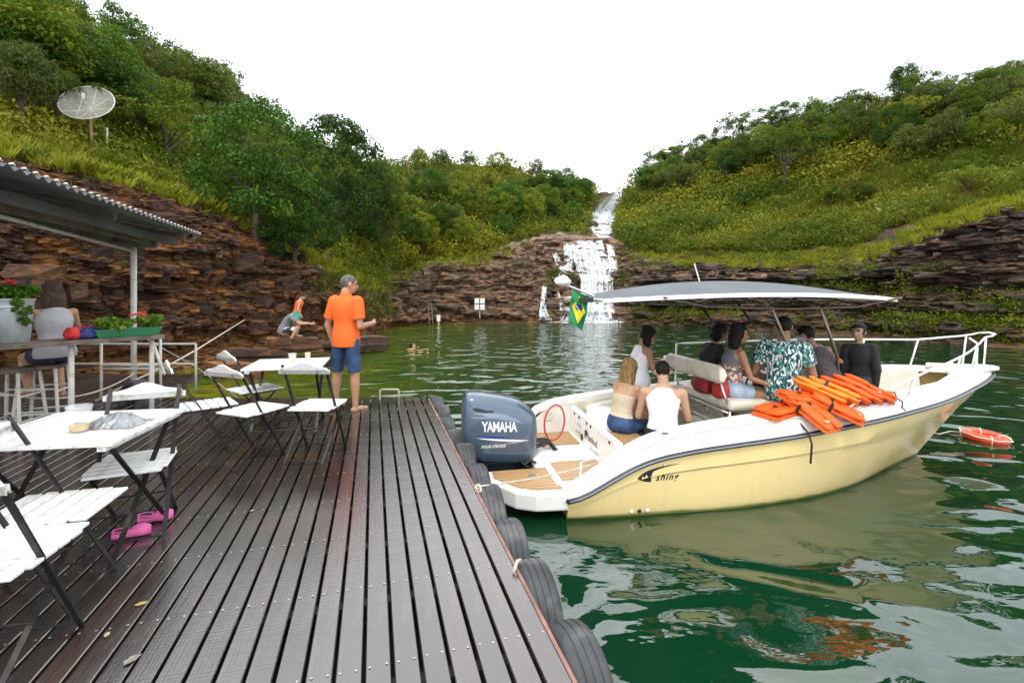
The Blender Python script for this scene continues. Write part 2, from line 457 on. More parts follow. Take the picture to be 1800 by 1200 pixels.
STREAMS = [[(1084, 338, 6), (1076, 350, 14), (1064, 372, 21), (1058, 392, 22), (1056, 404, 18), (1062, 418, 11)],
 [(1090, 339, 3), (1088, 352, 5), (1080, 380, 5), (1070, 410, 6)],
 [(1024, 424, 12), (1034, 436, 14), (1040, 455, 16), (1048, 476, 18), (1052, 495, 19), (1050, 520, 22), (1048, 545, 27), (1046, 566, 36)],
 [(1046, 422, 13), (1052, 438, 10), (1058, 460, 11), (1066, 480, 16)],
 [(1000, 428, 9), (1000, 445, 8), (1002, 462, 9), (996, 476, 9), (1022, 482, 14)],
 [(1012, 430, 8), (1018, 450, 10), (1022, 470, 9), (1030, 490, 8), (1030, 515, 9), (1022, 540, 11), (1018, 564, 16)],
 [(972, 440, 4), (980, 455, 6), (986, 470, 7), (1004, 482, 6)],
 [(1072, 430, 6), (1074, 450, 7), (1078, 470, 9), (1072, 490, 7), (1070, 530, 7), (1074, 562, 12)],
 [(958, 502, 3), (956, 520, 4), (955, 545, 5), (960, 563, 12)],
 [(985, 478, 2), (978, 500, 2.5), (984, 530, 3), (990, 560, 7)],
 [(1005, 540, 12), (1010, 552, 18), (1015, 564, 34)]]
FALLS += [STREAMS[0], STREAMS[2], STREAMS[4], STREAMS[5]]
def slabs(parent, mat, n, pxr, pyf, size, seed, thick=(.1, .3), name='stone', hill_ok=False):
    r = random.Random(seed); ms = [slab_mesh(seed*3+i).mesh('stone', mat) for i in range(6)]; k = 0; tr = 0
    while k < n and tr < n*6:
        tr += 1
        px = r.uniform(*pxr); y0, y1 = pyf(px); py = r.uniform(y0, y1)
        p, nn, i = hit(px, py)
        if p is None or (i >= rockF0 and not hill_ok) or p.z < WATER_Z-.02 or near_fall(px, py): continue
        o = link(name, r.choice(ms), None, parent); k += 1
        w = size[0]+(size[1]-size[0])*r.random()**2.2; o.location = p+Vector((0, r.uniform(-.05, .15), 0))
        o.scale = (w, w*r.uniform(.6, 1.1), w*r.uniform(*thick)); 
        o.rotation_euler = (r.uniform(-.12, .12), r.uniform(-.12, .12)+.04, r.uniform(-.5, .5)+(.3 if px < 600 else 0))
slabs(cliffs[0], M_SLAB_W, 26, (60, 640), lambda px: (top_py(px)+20, min(600, 512+1827/np.interp(px, CA[:, 0], CA[:, 1])-30)), (.9, 1.7), 8, (.3, .5))
slabs(cliffs[0], M_SLAB_W, 238, (-20, 676), lambda px: (top_py(px)+6, min(690, 512+1827/np.interp(px, CA[:, 0], CA[:, 1])-2)), (.22, 1.25), 1, (.10, .30))
slabs(cliffs[1], M_SLAB_F, 230, (690, 1108), lambda px: (top_py(px)+4, 562), (.5, 2.4), 2, (.10, .3))
slabs(cliffs[1], M_SLAB_F, 46, (1022, 1108), lambda px: (332, 424), (.8, 2.2), 5, (.2, .5), hill_ok=True)
slabs(cliffs[2], M_SLAB_D, 190, (1110, 1800), lambda px: (top_py(px)+4, 600 if px > 1560 else 575), (.4, 2.6), 3, (.06, .2))

# ---- the countless small broken ledges between the stones, joined
def shards(parent, mat, n, pxr, pyf, size, seed, thick=(.08, .3)):
    r = random.Random(seed); pr = [slab_mesh(seed*7+i) for i in range(8)]; pv = [np.array([tuple(v) for v in m_.v]) for m_ in pr]; mb = MB(); vs, fs, n0 = [], [], 0; k = tr = 0
    while k < n and tr < n*5:
        tr += 1; px = r.uniform(*pxr); y0, y1 = pyf(px); py = r.uniform(y0, y1); p, nn, i = hit(px, py)
        if p is None or i >= rockF0 or p.z < WATER_Z-.02 or near_fall(px, py): continue
        k += 1; j = r.randrange(8); w = size[0]+(size[1]-size[0])*r.random()**2; q = r.uniform(-.7, .7)+(.3 if px < 600 else 0); c_, s_ = math.cos(q), math.sin(q); v = pv[j]*np.array([w, w*r.uniform(.6, 1.2), w*r.uniform(*thick)])
        tl = r.uniform(-.22, .22); v = np.stack([v[:, 0]*c_-v[:, 1]*s_, v[:, 0]*s_+v[:, 1]*c_, v[:, 2]+v[:, 0]*tl], 1)+np.array([p.x, p.y+.03, p.z]); vs.append(v)
        fs += [tuple(a+n0 for a in f) for f in pr[j].f]; n0 += len(v)
    me = bpy.data.meshes.new('rubble'); me.from_pydata(np.concatenate(vs).tolist(), [], fs); me.materials.append(mat); o = link('rubble', me, None, parent); tag(o, kind='stuff')
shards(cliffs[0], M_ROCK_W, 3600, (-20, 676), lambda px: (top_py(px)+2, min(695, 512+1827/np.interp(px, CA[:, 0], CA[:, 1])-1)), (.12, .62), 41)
shards(cliffs[0], M_SLAB_W, 1500, (-20, 676), lambda px: (top_py(px)+2, min(695, 512+1827/np.interp(px, CA[:, 0], CA[:, 1])-1)), (.10, .42), 44)
shards(cliffs[1], M_ROCK_F, 2200, (690, 1108), lambda px: (top_py(px)+2, 563), (.25, 1.1), 42)
shards(cliffs[2], M_ROCK_D, 2400, (1110, 1810), lambda px: (top_py(px)+2, 600 if px > 1560 else 575), (.2, 1.2), 43, (.06, .2))

# ================================================================== water
t = NT('lake_water')
sx = t.n('ShaderNodeSeparateXYZ'); t.l(t.pos, sx.inputs[0])
sh = t.math('MULTIPLY', t.math('SUBTRACT', -1.2, sx.outputs['X']), .2, True)
sh = t.math('MULTIPLY', sh, t.math('MULTIPLY', t.math('SUBTRACT', sx.outputs['Y'], 5.5), .5, True))
mud = t.noise(t.pos, .5, 4)
c = t.mix(sh, (.001, .028, .009), t.ramp(mud, [(.35, (.06, .11, .004)), (.65, (.24, .19, .010))]))
gr = t.math('MULTIPLY', t.math('SUBTRACT', 6.0, sx.outputs['X']), .1, True)
gr = t.math('MULTIPLY', gr, t.math('MULTIPLY', t.math('SUBTRACT', sx.outputs['Y'], 6), .12, True))
c = t.mix(t.math('MULTIPLY', gr, .55), c, (.016, .075, .008))
t.col(c); t.set(Roughness=.025, IOR=1.8, Specular_IOR_Level=.6)
n1 = t.noise(t.pos, 1.15, 1, .4, (1.0, 1.35, 1), .6)
n2 = t.noise(t.pos, 3.2, 2, .5, (.8, 1.5, 1), .3)
n3 = t.noise(t.pos, 11, 2, .5, (.7, 1.6, 1))
hh = t.math('ADD', t.math('MULTIPLY', n1, .13), t.math('ADD', t.math('MULTIPLY', n2, .009), t.math('MULTIPLY', n3, .0013)))
t.bump(hh, 1.0, 1.0)
M_WATER = t.m
water = MB().add([(-900, -300, WATER_Z), (900, -300, WATER_Z), (900, 300, WATER_Z), (-900, 300, WATER_Z)], [(0, 1, 2, 3)]).build('lake_water', M_WATER)
tag(water, kind='structure')
bed = MB().add([(-900, -300, -4.5), (900, -300, -4.5), (900, 300, -4.5), (-900, 300, -4.5)], [(0, 1, 2, 3)]).build('lake_bed', M_GROUND)
tag(bed, kind='structure')

# ================================================================== waterfall
t = NT('falling_water')
n = t.noise(t.pos, 6.5, 6, .75, (1.5, 1.0, .5)); n2 = t.noise(t.pos, 2.0, 3, .6)
t.col(t.ramp(n, [(.32, (.30, .33, .35)), (.55, (.78, .80, .82))])); t.set(Roughness=.35)
al = t.ramp(t.math('ADD', t.math('MULTIPLY', n, .7), t.math('SUBTRACT', t.math('MULTIPLY', n2, .45), t.math('MULTIPLY', t.math('POWER', t.attr('across'), 3.0), .16))), [(.40, 0.0), (.64, 1.0)])
t.set(Alpha=al); t.bump(n, .6, .1); M_FALL = t.m
wf = thing('waterfall', 'white waterfall tumbling down stepped rock into the lake', 'waterfall', D(1050, 565, 34.2))
def stream(pts, name='cascade', off=.38):
    """pts: (px, py, half width px); draped over the rock"""
    P = []
    N = max(10, int(sum(abs(pts[i+1][1]-pts[i][1])+abs(pts[i+1][0]-pts[i][0])*.3 for i in range(len(pts)-1))/3.0))
    tt = np.linspace(0, len(pts)-1, N); A = np.array(pts, float)
    for q in tt:
        px, py, w = [float(np.interp(q, range(len(pts)), A[:, k])) for k in range(3)]
        row = []
        for j in range(9):
            u = -1+2*j/8
            x = px+u*w*(1+.25*math.sin(q*9+j)); p, nn, i = hit(x, py)
            if p is None: p = D(x, py, 60)
            dv = (EYEV-p).normalized()
            row.append(p+dv*(off+.1*noise.noise(p*2))+Vector((0, 0, .06*noise.noise(p*3.1))))
        P.append(row)
    for i in range(1, len(P)):            # never let the water climb back into the hill
        for j in range(9):
            if P[i][j].y > P[i-1][j].y+.3: 
                f_ = (P[i-1][j].y+.3)/P[i][j].y; q_ = P[i][j]; P[i][j] = EYEV+(q_-EYEV)*f_
    for it in range(3):
        Q = [list(r_) for r_ in P]
        for i in range(1, len(P)-1):
            for j in range(9):
                a = P[i-1][j]+P[i+1][j]+P[i][max(j-1, 0)]+P[i][min(j+1, 8)]; Q[i][j] = P[i][j]*.4+a*.15
        P = Q
    m = MB(); m.grid(P); o = m.build(name, M_FALL, wf, smooth=True)
    at = o.data.attributes.new('across', 'FLOAT', 'POINT'); at.data.foreach_set('value', [abs(-1+2*(k % 9)/8) for k in range(len(o.data.vertices))])
    o.matrix_parent_inverse = Matrix.Translation(-Vector(wf.location)); return o
rs = random.Random(77)
for S_ in STREAMS: stream([(a, b, c_*1.15) for a, b, c_ in S_], off=.25)
for S_ in STREAMS:
    wm = max(q[2] for q in S_); ns = max(2, int(wm*.75))
    for k in range(ns):
        u = rs.uniform(-1, 1); n_ = len(S_); a0 = rs.choice([0, 0, rs.uniform(0, n_-2)]); a1 = min(n_-1, a0+rs.uniform(1.2, n_)); wd = rs.uniform(.9, 2.4)*(1 if wm > 8 else .6)
        pts = []
        for q in np.linspace(a0, a1, max(4, int((a1-a0)*4))):
            px, py, w = [float(np.interp(q, range(n_), [s_[j] for s_ in S_])) for j in range(3)]
            pts.append((px+u*w*.95+rs.uniform(-1, 1), py, wd*(.6+.5*math.sin(q*5+k)**2)*(1+.5*(q-a0)/max(a1-a0, .1))))
        pts[-1] = (pts[-1][0], pts[-1][1], .4); pts[0] = (pts[0][0], pts[0][1], .6)
        stream(pts, off=rs.uniform(.3, .6))
t = NT('foam'); n = t.noise(t.pos, 3, 5, .7); t.col((.85, .88, .88)); t.set(Alpha=t.ramp(n, [(.46, 0.0), (.56, 1.0)]), Roughness=.6); M_FOAM = t.m
o = MB().add([D(x_, 0, y_)*1.0 if False else ((x_-900)/FPX*y_, y_, WATER_Z+.006) for x_, y_ in ((945, 34.3), (1000, 32.6), (1060, 32.2), (1100, 33.5), (1090, 35.2), (950, 35.4))], [(0, 1, 2, 3, 4, 5)]).build('foam', M_FOAM, wf)
o.matrix_parent_inverse = Matrix.Translation(-Vector(wf.location))
# ================================================================== plants
def leaf_cloud(centers, radii, per, size, seed, aspect=2.0, droop=.25, flat=.75):
    """leaf quads spread over the shells of many small clumps"""
    r = np.random.RandomState(seed); Vs = []; tone = []
    for c, rad in zip(centers, radii):
        n = max(4, int(per*(rad/np.mean(radii))**2))
        d = r.normal(size=(n, 3)); d /= np.linalg.norm(d, axis=1)[:, None]
        rr = rad*(.55+.5*r.rand(n)**.7)
        p = np.array(c)+d*rr[:, None]*np.array([1, 1, flat])
        nn = d*.6+r.normal(size=(n, 3))*.55+np.array([0, 0, .35]); nn /= np.linalg.norm(nn, axis=1)[:, None]
        a = np.cross(nn, r.normal(size=(n, 3))); a /= np.linalg.norm(a, axis=1)[:, None]+1e-9
        b = np.cross(nn, a); s = size*(.6+.8*r.rand(n))[:, None]
        tip = -np.array([0, 0, droop])*s
        q = np.stack([p-a*s*.5, p+b*s*.5/aspect*1.2, p+a*s*.5+tip, p-b*s*.5/aspect*1.2], 1)
        Vs.append(q); ct = r.rand(); tone.append(np.repeat(np.clip(.45*ct+.55*r.rand(n), 0, 1), 4))
    return np.concatenate(Vs).reshape(-1, 3), np.concatenate(tone)
def leaf_mesh(name, V_, tone, mat):
    F_ = np.arange(len(V_)).reshape(-1, 4); me = nmesh(name, V_, F_, mat)
    at = me.attributes.new('tone', 'FLOAT', 'POINT'); at.data.foreach_set('value', tone.astype(np.float32)); return me
def limbs(r, H, crown_r, crown_z, n, lean=0.0, tr=.06):
    """tapered trunk with limbs; returns the mesh builder and the limb tips"""
    mb = MB(); top = Vector((lean*H, 0, crown_z*H)); tips = []
    tr_pts = [Vector((0, 0, -.4)), Vector((lean*H*.3+r.uniform(-.02, .02)*H, r.uniform(-.02, .02)*H, crown_z*H*.4)), top]
    mb.tube(tr_pts, [tr*1.3, tr, tr*.7], 6)
    for k in range(n):
        q = 2*PI*(k+r.random()*.7)/n; el = r.uniform(.25, 1.25)
        L_ = crown_r*r.uniform(.6, 1.0)
        e = top+Vector((math.cos(q)*math.cos(el)*L_, math.sin(q)*math.cos(el)*L_, math.sin(el)*L_*.9))
        s0 = tr_pts[1].lerp(top, r.uniform(.3, 1)); mid = s0.lerp(e, .5)+Vector((r.uniform(-.1, .1), r.uniform(-.1, .1), .1))*crown_r
        mb.tube([s0, mid, e], [tr*.55, tr*.35, tr*.15], 4); tips += [e, mid.lerp(e, .5)]
    return mb, tips
def tree_kind(kind, seed):
    """unit trees about 1 m tall, scaled when placed"""
    r = random.Random(seed)
    if kind == 'round':
        mb, tips = limbs(r, 1, .36, .42, 9, r.uniform(-.08, .08), .02); cs = [tuple(t_) for t_ in tips]
        for k in range(26):
            q = r.uniform(0, 2*PI); u = r.uniform(-.3, 1); rr = .36*math.sqrt(max(0, 1-u*u*.9))*r.uniform(.6, 1.08)
            cs.append((rr*math.cos(q), rr*math.sin(q), .60+u*.34))
        Vv, tn = leaf_cloud(cs, [r.uniform(.07, .14) for _ in cs], 88, .034, seed)
    elif kind == 'dense':
        mb, tips = limbs(r, 1, .36, .32, 9, r.uniform(-.05, .05), .025); cs = [tuple(t_) for t_ in tips]
        for k in range(80):
            q = r.uniform(0, 2*PI); u = r.uniform(-.75, 1); rr = .45*math.sqrt(max(0, 1-u*u))*r.uniform(.8, 1.08)
            cs.append((rr*math.cos(q), rr*math.sin(q), .52+u*.46))
        Vv, tn = leaf_cloud(cs, [r.uniform(.06, .12) for _ in cs], 135, .025, seed)
    elif kind == 'spread':
        mb, tips = limbs(r, 1, .5, .5, 8, r.uniform(-.12, .12), .022); cs = [tuple(t_) for t_ in tips]
        for k in range(26):
            q = r.uniform(0, 2*PI); rr = .55*math.sqrt(r.random()); cs.append((rr*math.cos(q), rr*math.sin(q), .78+.14*(1-rr*1.6)+r.uniform(-.08, .06)))
        Vv, tn = leaf_cloud(cs, [r.uniform(.06, .12) for _ in cs], 64, .034, seed, flat=.5)
    elif kind == 'sparse':
        mb, tips = limbs(r, 1, .5, .42, 11, r.uniform(-.2, .2), .016); cs = [tuple(t_) for t_ in tips]+[(t_.x+r.uniform(-.08, .08), t_.y+r.uniform(-.08, .08), t_.z+r.uniform(-.02, .1)) for t_ in tips]
        Vv, tn = leaf_cloud(cs, [r.uniform(.03, .07) for _ in cs], 26, .036, seed)
    return mb.mesh('trunk', M_BARK), (Vv, tn)
CROWNS = {}
def kind_meshes(kind, mat, i):
    k = (kind, mat.name, i)
    if k not in CROWNS:
        tr, (Vv, tn) = tree_kind(kind, 100+i*13+len(kind)); CROWNS[k] = (tr, leaf_mesh('crown', Vv, tn, mat))
    return CROWNS[k]
def tree(px, py, hpx, kind, mat, i, label, group=None, name='tree', wide=1.0, base=None):
    p = base
    if p is None: p, n_, idx = hit(px, py)
    if p is None: return None
    h_ = hpx/FPX*p.y
    tm, cm = kind_meshes(kind, mat, i)
    e = thing(name, label, 'tree', p, random.uniform(0, 6.28), group)
    e.scale = (h_*wide, h_*wide, h_)
    link('trunk', tm, None, e); link('crown', cm, None, e)
    return e
# single trees one can point to
tree(452, 425, 242, 'dense', M_LEAF_DOME, 0, 'large dark green domed tree rising highest above the left shore rocks', wide=.92)
tree(590, 445, 232, 'dense', M_LEAF_DK, 1, 'second large rounded tree, brighter green, just right of the darkest dome', wide=.80)
tree(520, 470, 150, 'dense', M_LEAF_DOME, 2, 'low dark tree filling the gap under the two domed trees', wide=1.0)
tree(655, 440, 150, 'round', M_LEAF, 0, 'leaning tree with a visible forked trunk right of the domed trees', wide=1.1)
tree(305, 308, 128, 'spread', M_LEAF, 1, 'small tree with dark trunk standing in yellow grass above the cliff', wide=1.1)
tree(36, 248, 175, 'round', M_LEAF_GY, 2, 'tree with tall pale trunk at the left edge above the roof', wide=.75)
tree(362, 230, 120, 'round', M_LEAF_GY, 0, 'grey green tree with thin stems below the left ridge', wide=1.1)
tree(825, 300, 38, 'round', M_LEAF_DK, 1, 'round little tree standing out on the middle ridge', wide=1.0)
tree(1008, 325, 42, 'sparse', M_LEAF_GY, 0, 'thin spindly tree on the skyline left of the fall', wide=1.2)
tree(1183, 306, 66, 'sparse', M_LEAF_GY, 1, 'open branched tree against the white sky right of the fall', wide=1.1)
tree(1378, 338, 110, 'spread', M_LEAF, 2, 'umbrella shaped tree in the middle of the right hillside', wide=1.0)
tree(1275, 335, 72, 'round', M_LEAF_DK, 0, 'dark rounded tree above the grassy slope left of the umbrella tree', wide=1.0)
tree(1378, 240, 58, 'dense', M_LEAF_DK, 0, 'dense dark tree at the top of the right ridge', wide=1.3)
tree(1700, 352, 60, 'spread', M_LEAF, 0, 'yellow green spreading shrub tree on the right meadow edge', wide=1.4)
def wood(n, pxr, pyf, hr, label, group, seed, kinds, mats):
    r = random.Random(seed); k = 0; tr = 0
    while k < n and tr < n*5:
        tr += 1
        px = r.uniform(*pxr); y0, y1 = pyf(px)
        if y1 <= y0: continue
        py = y0+(y1-y0)*r.random()**1.1
        p, nn, i = hit(px, py)
        if p is None or i < rockF0 or p.y > 110 or near_fall(px, py, 16): continue
        h_ = r.uniform(*hr); k += 1
        kd = r.choice(kinds); mt = r.choice(mats)
        tree(px, py, h_/p.y*FPX, kd, mt, r.randrange(3), label, group, base=p, wide=r.uniform(.8, 1.25))
KM = [M_LEAF, M_LEAF, M_LEAF_GY, M_LEAF_DK]
wood(74, (-60, 440), lambda px: (ridge_py(px)+2, min(top_py(px)-50, ridge_py(px)+190)), (2.2, 4.2), 'leafy tree among the many covering the steep left hill', 'trees covering the left hill', 11, ['round', 'round', 'spread', 'dense'], KM)
wood(16, (60, 500), lambda px: (ridge_py(px)+1, ridge_py(px)+8), (1.4, 2.4), 'thin crowned tree along the left skyline', 'trees along the left skyline', 12, ['sparse', 'spread'], [M_LEAF_GY])
wood(56, (600, 1060), lambda px: (ridge_py(px)+2, top_py(px)-14), (2.0, 3.6), 'bushy tree on the slope left of the waterfall', 'trees on the middle slope', 13, ['round', 'round', 'dense'], KM)
wood(22, (880, 1050), lambda px: (345, 412), (2.4, 4.2), 'dark bushy tree in the hollow beside the upper fall', 'trees in the hollow by the upper fall', 14, ['dense', 'round'], [M_LEAF_DK, M_LEAF_DK, M_LEAF])
wood(8, (870, 1060), lambda px: (ridge_py(px)+1, ridge_py(px)+5), (1.6, 2.8), 'sparse little tree on the skyline left of the upper fall', 'little skyline trees by the fall', 15, ['sparse'], [M_LEAF_GY])
wood(76, (1130, 1860), lambda px: (ridge_py(px)+2, ridge_py(px)+float(np.interp(px, [1130, 1300, 1800], [45, 85, 130]))), (2.6, 4.6), 'bushy tree in the wood topping the right hill', 'trees of the right hill wood', 16, ['round', 'round', 'spread', 'dense'], [M_LEAF, M_LEAF_GY, M_LEAF_GY, M_LEAF_DK])
wood(20, (1130, 1860), lambda px: (ridge_py(px)+1, ridge_py(px)+8), (1.8, 3.2), 'thin crowned tree along the right skyline', 'trees along the right skyline', 17, ['sparse', 'sparse', 'spread'], [M_LEAF_GY])
wood(12, (1120, 1800), lambda px: (ridge_py(px)+100, top_py(px)-20), (1.4, 2.4), 'lone shrubby tree in the right hand meadow', 'shrubby trees of the meadow', 18, ['round', 'spread'], [M_LEAF, M_LEAF_DK])

# ---- ground cover nobody could count
def cover(name, n, sampler, rad, per, leaf, mat, seed, protos=6, flat=.7, blades=False):
    r = np.random.RandomState(seed); rr = random.Random(seed); pr = []
    for i in range(protos):
        if blades:
            m = per; a = r.rand(m)*6.28; b = r.rand(m)*.35; h_ = .6+.6*r.rand(m)
            base = np.stack([np.cos(a)*b, np.sin(a)*b, np.zeros(m)-.05], 1); ln = (.25+.45*r.rand(m))
            tip = base+np.stack([np.cos(a)*ln, np.sin(a)*ln, h_], 1); w = np.stack([-np.sin(a), np.cos(a), 0*a], 1)*leaf
            mid = (base+tip)/2+np.array([0, 0, .18])
            q = np.stack([base-w*.5, base+w*.5, mid+w*.4, tip], 1)
            pr.append((q.reshape(-1, 3), np.repeat(.25+.6*r.rand(m), 4)))
        else:
            k = 5; cs = [(rr.uniform(-.5, .5), rr.uniform(-.5, .5), rr.uniform(.15, .75)) for _ in range(k)]
            pr.append(leaf_cloud(cs, [rr.uniform(.3, .5) for _ in cs], per/k, leaf, seed+i, flat=flat))
    VV, TT = [], []; k = tr = 0
    while k < n and tr < n*4:
        tr += 1
        s_ = sampler(rr)
        if s_ is None: continue
        p, sc, tb = s_; v_, tn = pr[rr.randrange(protos)]; k += 1
        q = rr.uniform(0, 6.28); cq, sq = math.cos(q), math.sin(q); x, y, z = v_[:, 0], v_[:, 1], v_[:, 2]
        VV.append(np.stack([x*cq-y*sq, x*sq+y*cq, z*rr.uniform(.7, 1.2)], 1)*sc+np.array(p)); TT.append(np.clip(tn*.42+tb+.12, 0, 1))
    o = link(name, leaf_mesh(name, np.concatenate(VV), np.concatenate(TT), mat)); tag(o, kind='stuff'); return o
def hill_sampler(rad, yfun, pxr=(-60, 1860), bias=0.0):
    def f(rr):
        px = rr.uniform(*pxr); a, b = yfun(px)
        if b <= a: return None
        py = rr.uniform(a, b); p, n_, i = hit(px, py)
        if p is None or i < rockF0 or p.y > 110 or near_fall(px, py, 9): return None
        tb = .75*noise.noise(p*.16)+.15+.40*noise.noise(p*.6)+rr.uniform(-.08, .08)+bias
        return p, rad*rr.uniform(.5, 1.2)*(.6+p.y/60), tb
    return f
def meadow(px, py):
    if px < 1110: return False
    return py > ridge_py(px)+np.interp(px, [1110, 1300, 1800], [40, 95, 130])
cover('undergrowth', 6200, hill_sampler(1.0, lambda px: (ridge_py(px)-2, top_py(px)+4), (-60, 1120)), 1, 60, .15, M_SHRUB, 21)
cover('undergrowth', 2800, hill_sampler(1.25, lambda px: (ridge_py(px)-2, ridge_py(px)+110), (1100, 1860)), 1, 58, .15, M_SHRUB, 22)
cover('undergrowth', 2600, hill_sampler(.55, lambda px: (ridge_py(px)+90, top_py(px)+6), (1100, 1860)), 1, 54, .15, M_SHRUB, 23)
cover('undergrowth', 3000, hill_sampler(.8, lambda px: (top_py(px)-75, top_py(px)+8), (1075, 1620), -.32), 1, 56, .15, M_SHRUB, 24)
cover('grass', 9000, hill_sampler(.55, lambda px: (ridge_py(px)+60, top_py(px)+4), (1080, 1860)), 1, 15, .09, M_GRASS2, 25, blades=True)
cover('grass', 3600, hill_sampler(.5, lambda px: (top_py(px)-45, top_py(px)+3), (-60, 560), .1), 1, 18, .07, M_GRASS, 26, blades=True)
# greenery clinging to the rocks
def rock_sampler(boxes, rad):
    def f(rr):
        x0, x1, y0, y1 = rr.choice(boxes); p, n_, i = hit(rr.uniform(x0, x1), rr.uniform(y0, y1))
        if p is None or p.z < WATER_Z+.05: return None
        if near_fall((p.x/p.y)*FPX+900, HOR-(p.z-EYE)/p.y*FPX, 5): return None
        return p, rad*rr.uniform(.5, 1.1), .3*noise.noise(p*.6)+.1
    return f
cover('ivy', 1500, rock_sampler([(600, 700, 440, 560), (640, 720, 470, 560), (690, 900, 440, 462), (1060, 1110, 480, 510), (975, 1025, 475, 500), (1110, 1240, 545, 575), (1380, 1560, 488, 570), (1560, 1700, 560, 596), (1430, 1600, 505, 590), (1700, 1800, 545, 606), (960, 985, 480, 505), (560, 620, 470, 520), (850, 940, 395, 440), (1600, 1680, 470, 520)], .42), 1, 40, .22, M_SHRUB, 27)
cover('ivy', 260, rock_sampler([(380, 640, 440, 560), (60, 420, 320, 500)], .22), 1, 36, .2, M_SHRUB, 28)

bands = []
for px in range(-40, 1800, 36):
    if 880 < px < 1090: continue
    bands.append((px, px+36, top_py(px)-14, top_py(px)+11))
cover('grass', 2600, rock_sampler(bands, .42), 1, 16, .07, M_GRASS, 31, blades=True)
cover('undergrowth', 900, rock_sampler(bands, .45), 1, 40, .17, M_SHRUB, 32)

cover('shore_bushes', 900, rock_sampler([(1400, 1600, 485, 590), (1430, 1560, 478, 520), (1560, 1720, 560, 604), (1700, 1800, 520, 608), (1110, 1300, 548, 578), (1110, 1500, 450, 478), (600, 690, 480, 566), (620, 680, 455, 500)], .75), 1, 54, .15, M_SHRUB, 33)

cover('undergrowth', 420, hill_sampler(1.15, lambda px: (ridge_py(px)+100, top_py(px)-8), (1110, 1860), -.22), 1, 70, .14, M_SHRUB, 34)

cover('ivy', 260, rock_sampler([(995, 1025, 478, 505), (1072, 1108, 478, 512), (960, 990, 486, 520), (1085, 1110, 435, 470), (1100, 1200, 545, 572), (1000, 1035, 430, 445)], .5), 1, 50, .15, M_SHRUB, 35)
# ================================================================== floating deck
TH = math.radians(16.0); CT, ST = math.cos(TH), math.sin(TH)
def dw(u, v, z=0.0): return Vector((u*CT-v*ST, u*ST+v*CT, z))     # deck frame -> world
def du(X_, Y_): return X_*CT+Y_*ST, -X_*ST+Y_*CT
t = NT('wet_planks')
r = t.rnd()
base = t.ramp(r, [(0, (.015, .010, .008)), (.18, (.052, .036, .028)), (.36, (.018, .015, .014)), (.55, (.040, .033, .030)), (.72, (.080, .046, .038)), (.86, (.022, .014, .011)), (1, (.062, .052, .046))])
grain = t.noise(t.obj, 3.0, 8, .7, (26, 1.1, 8), .4)
c = t.mix(t.ramp(grain, [(.36, .9), (.6, 0.0)]), base, (.016, .012, .011))
worn = t.ramp(t.noise(t.obj, 2.2, 8, .75, (3.5, .8, 1), .5), [(.54, 0.0), (.74, .7)])
c = t.mix(worn, c, (.10, .075, .060))
red = t.ramp(t.noise(t.pos, .8, 3, .5), [(.62, 0.0), (.74, .45)])
c = t.mix(red, c, (.12, .030, .010))
t.col(c)
wet = t.noise(t.pos, 1.1, 5, .6)
saw = t.noise(t.obj, 1.0, 2, .5, (2, 95, 2))
t.set(Roughness=t.ramp(wet, [(.36, (.035, .035, .035)), (.5, (.10, .10, .10)), (.7, (.30, .30, .30))]), Specular_IOR_Level=.8, IOR=1.85)
t.bump(t.math('ADD', t.math('MULTIPLY', grain, .8), t.math('MULTIPLY', saw, .6)), .4, .005)
M_PLANK = t.m
M_STEEL_DK = simple('dark_chair_steel', (.016, .016, .018), .45, .3, dirt=(.05, .03, .02), dscale=20)
M_WHITE = simple('white_paint', (.80, .80, .78), .42, 0, .04, 12, dirt=(.42, .39, .33), dscale=13, bump=.0015, bscale=30)
M_WHITE_PIPE = simple('white_pipe_paint', (.66, .64, .58), .45, 0, .12, 9, dirt=(.34, .24, .14), dscale=9)
M_RUST = simple('faded_red_edge', (.26, .13, .10), .6, 0, .35, 5, dirt=(.12, .07, .05), dscale=6, bump=.003)
M_RUBBER = simple('old_rubber', (.045, .047, .051), .62, 0, .45, 7, dirt=(.13, .13, .13), dscale=5, bump=.004, bscale=22)
M_DARKFLOAT = simple('dark_float', (.02, .02, .02), .6)
M_SCREW = simple('screw_head', (.42, .42, .40), .35, .3)
deck = thing('deck', None, None, (0, 0, 0), TH); tag(deck, kind='structure')
PW, PG = .1005, .0145; STEP = PW+PG; U0 = .76
def vend(u):       # the far ends follow a line parallel to the shore
    Yend = 7.05 if u > -3.05 else 9.1
    return (Yend-u*ST)/CT
def plank(u, v0, v1, th=.035):
    v0 = v0+random.uniform(-.01, .01); v1 = v1+random.uniform(-.012, .012); w = PW/2; b = .004; h_ = random.uniform(-.0015, .0015)
    L_ = (v1-v0)/2; vs = []
    for y in (-L_, L_):
        for x, z in ((-w, -th), (w, -th), (w, -b), (w-b, 0), (-w+b, 0), (-w, -b)): vs.append((x, y+(x*-ST if False else 0), z))
    n = 6; fs = [tuple(range(n-1, -1, -1)), tuple(n+k for k in range(n))]+[(k, (k+1) % n, n+(k+1) % n, n+k) for k in range(n)]
    o = MB().add(vs, fs).build('plank', M_PLANK, deck, loc=(u, (v0+v1)/2, h_)); return o
us = []
k = 0; u = U0-PW/2
while u > -7.6:
    plank(u, -1.6, vend(u)); us.append(u); u -= STEP; k += 1
mb = MB()
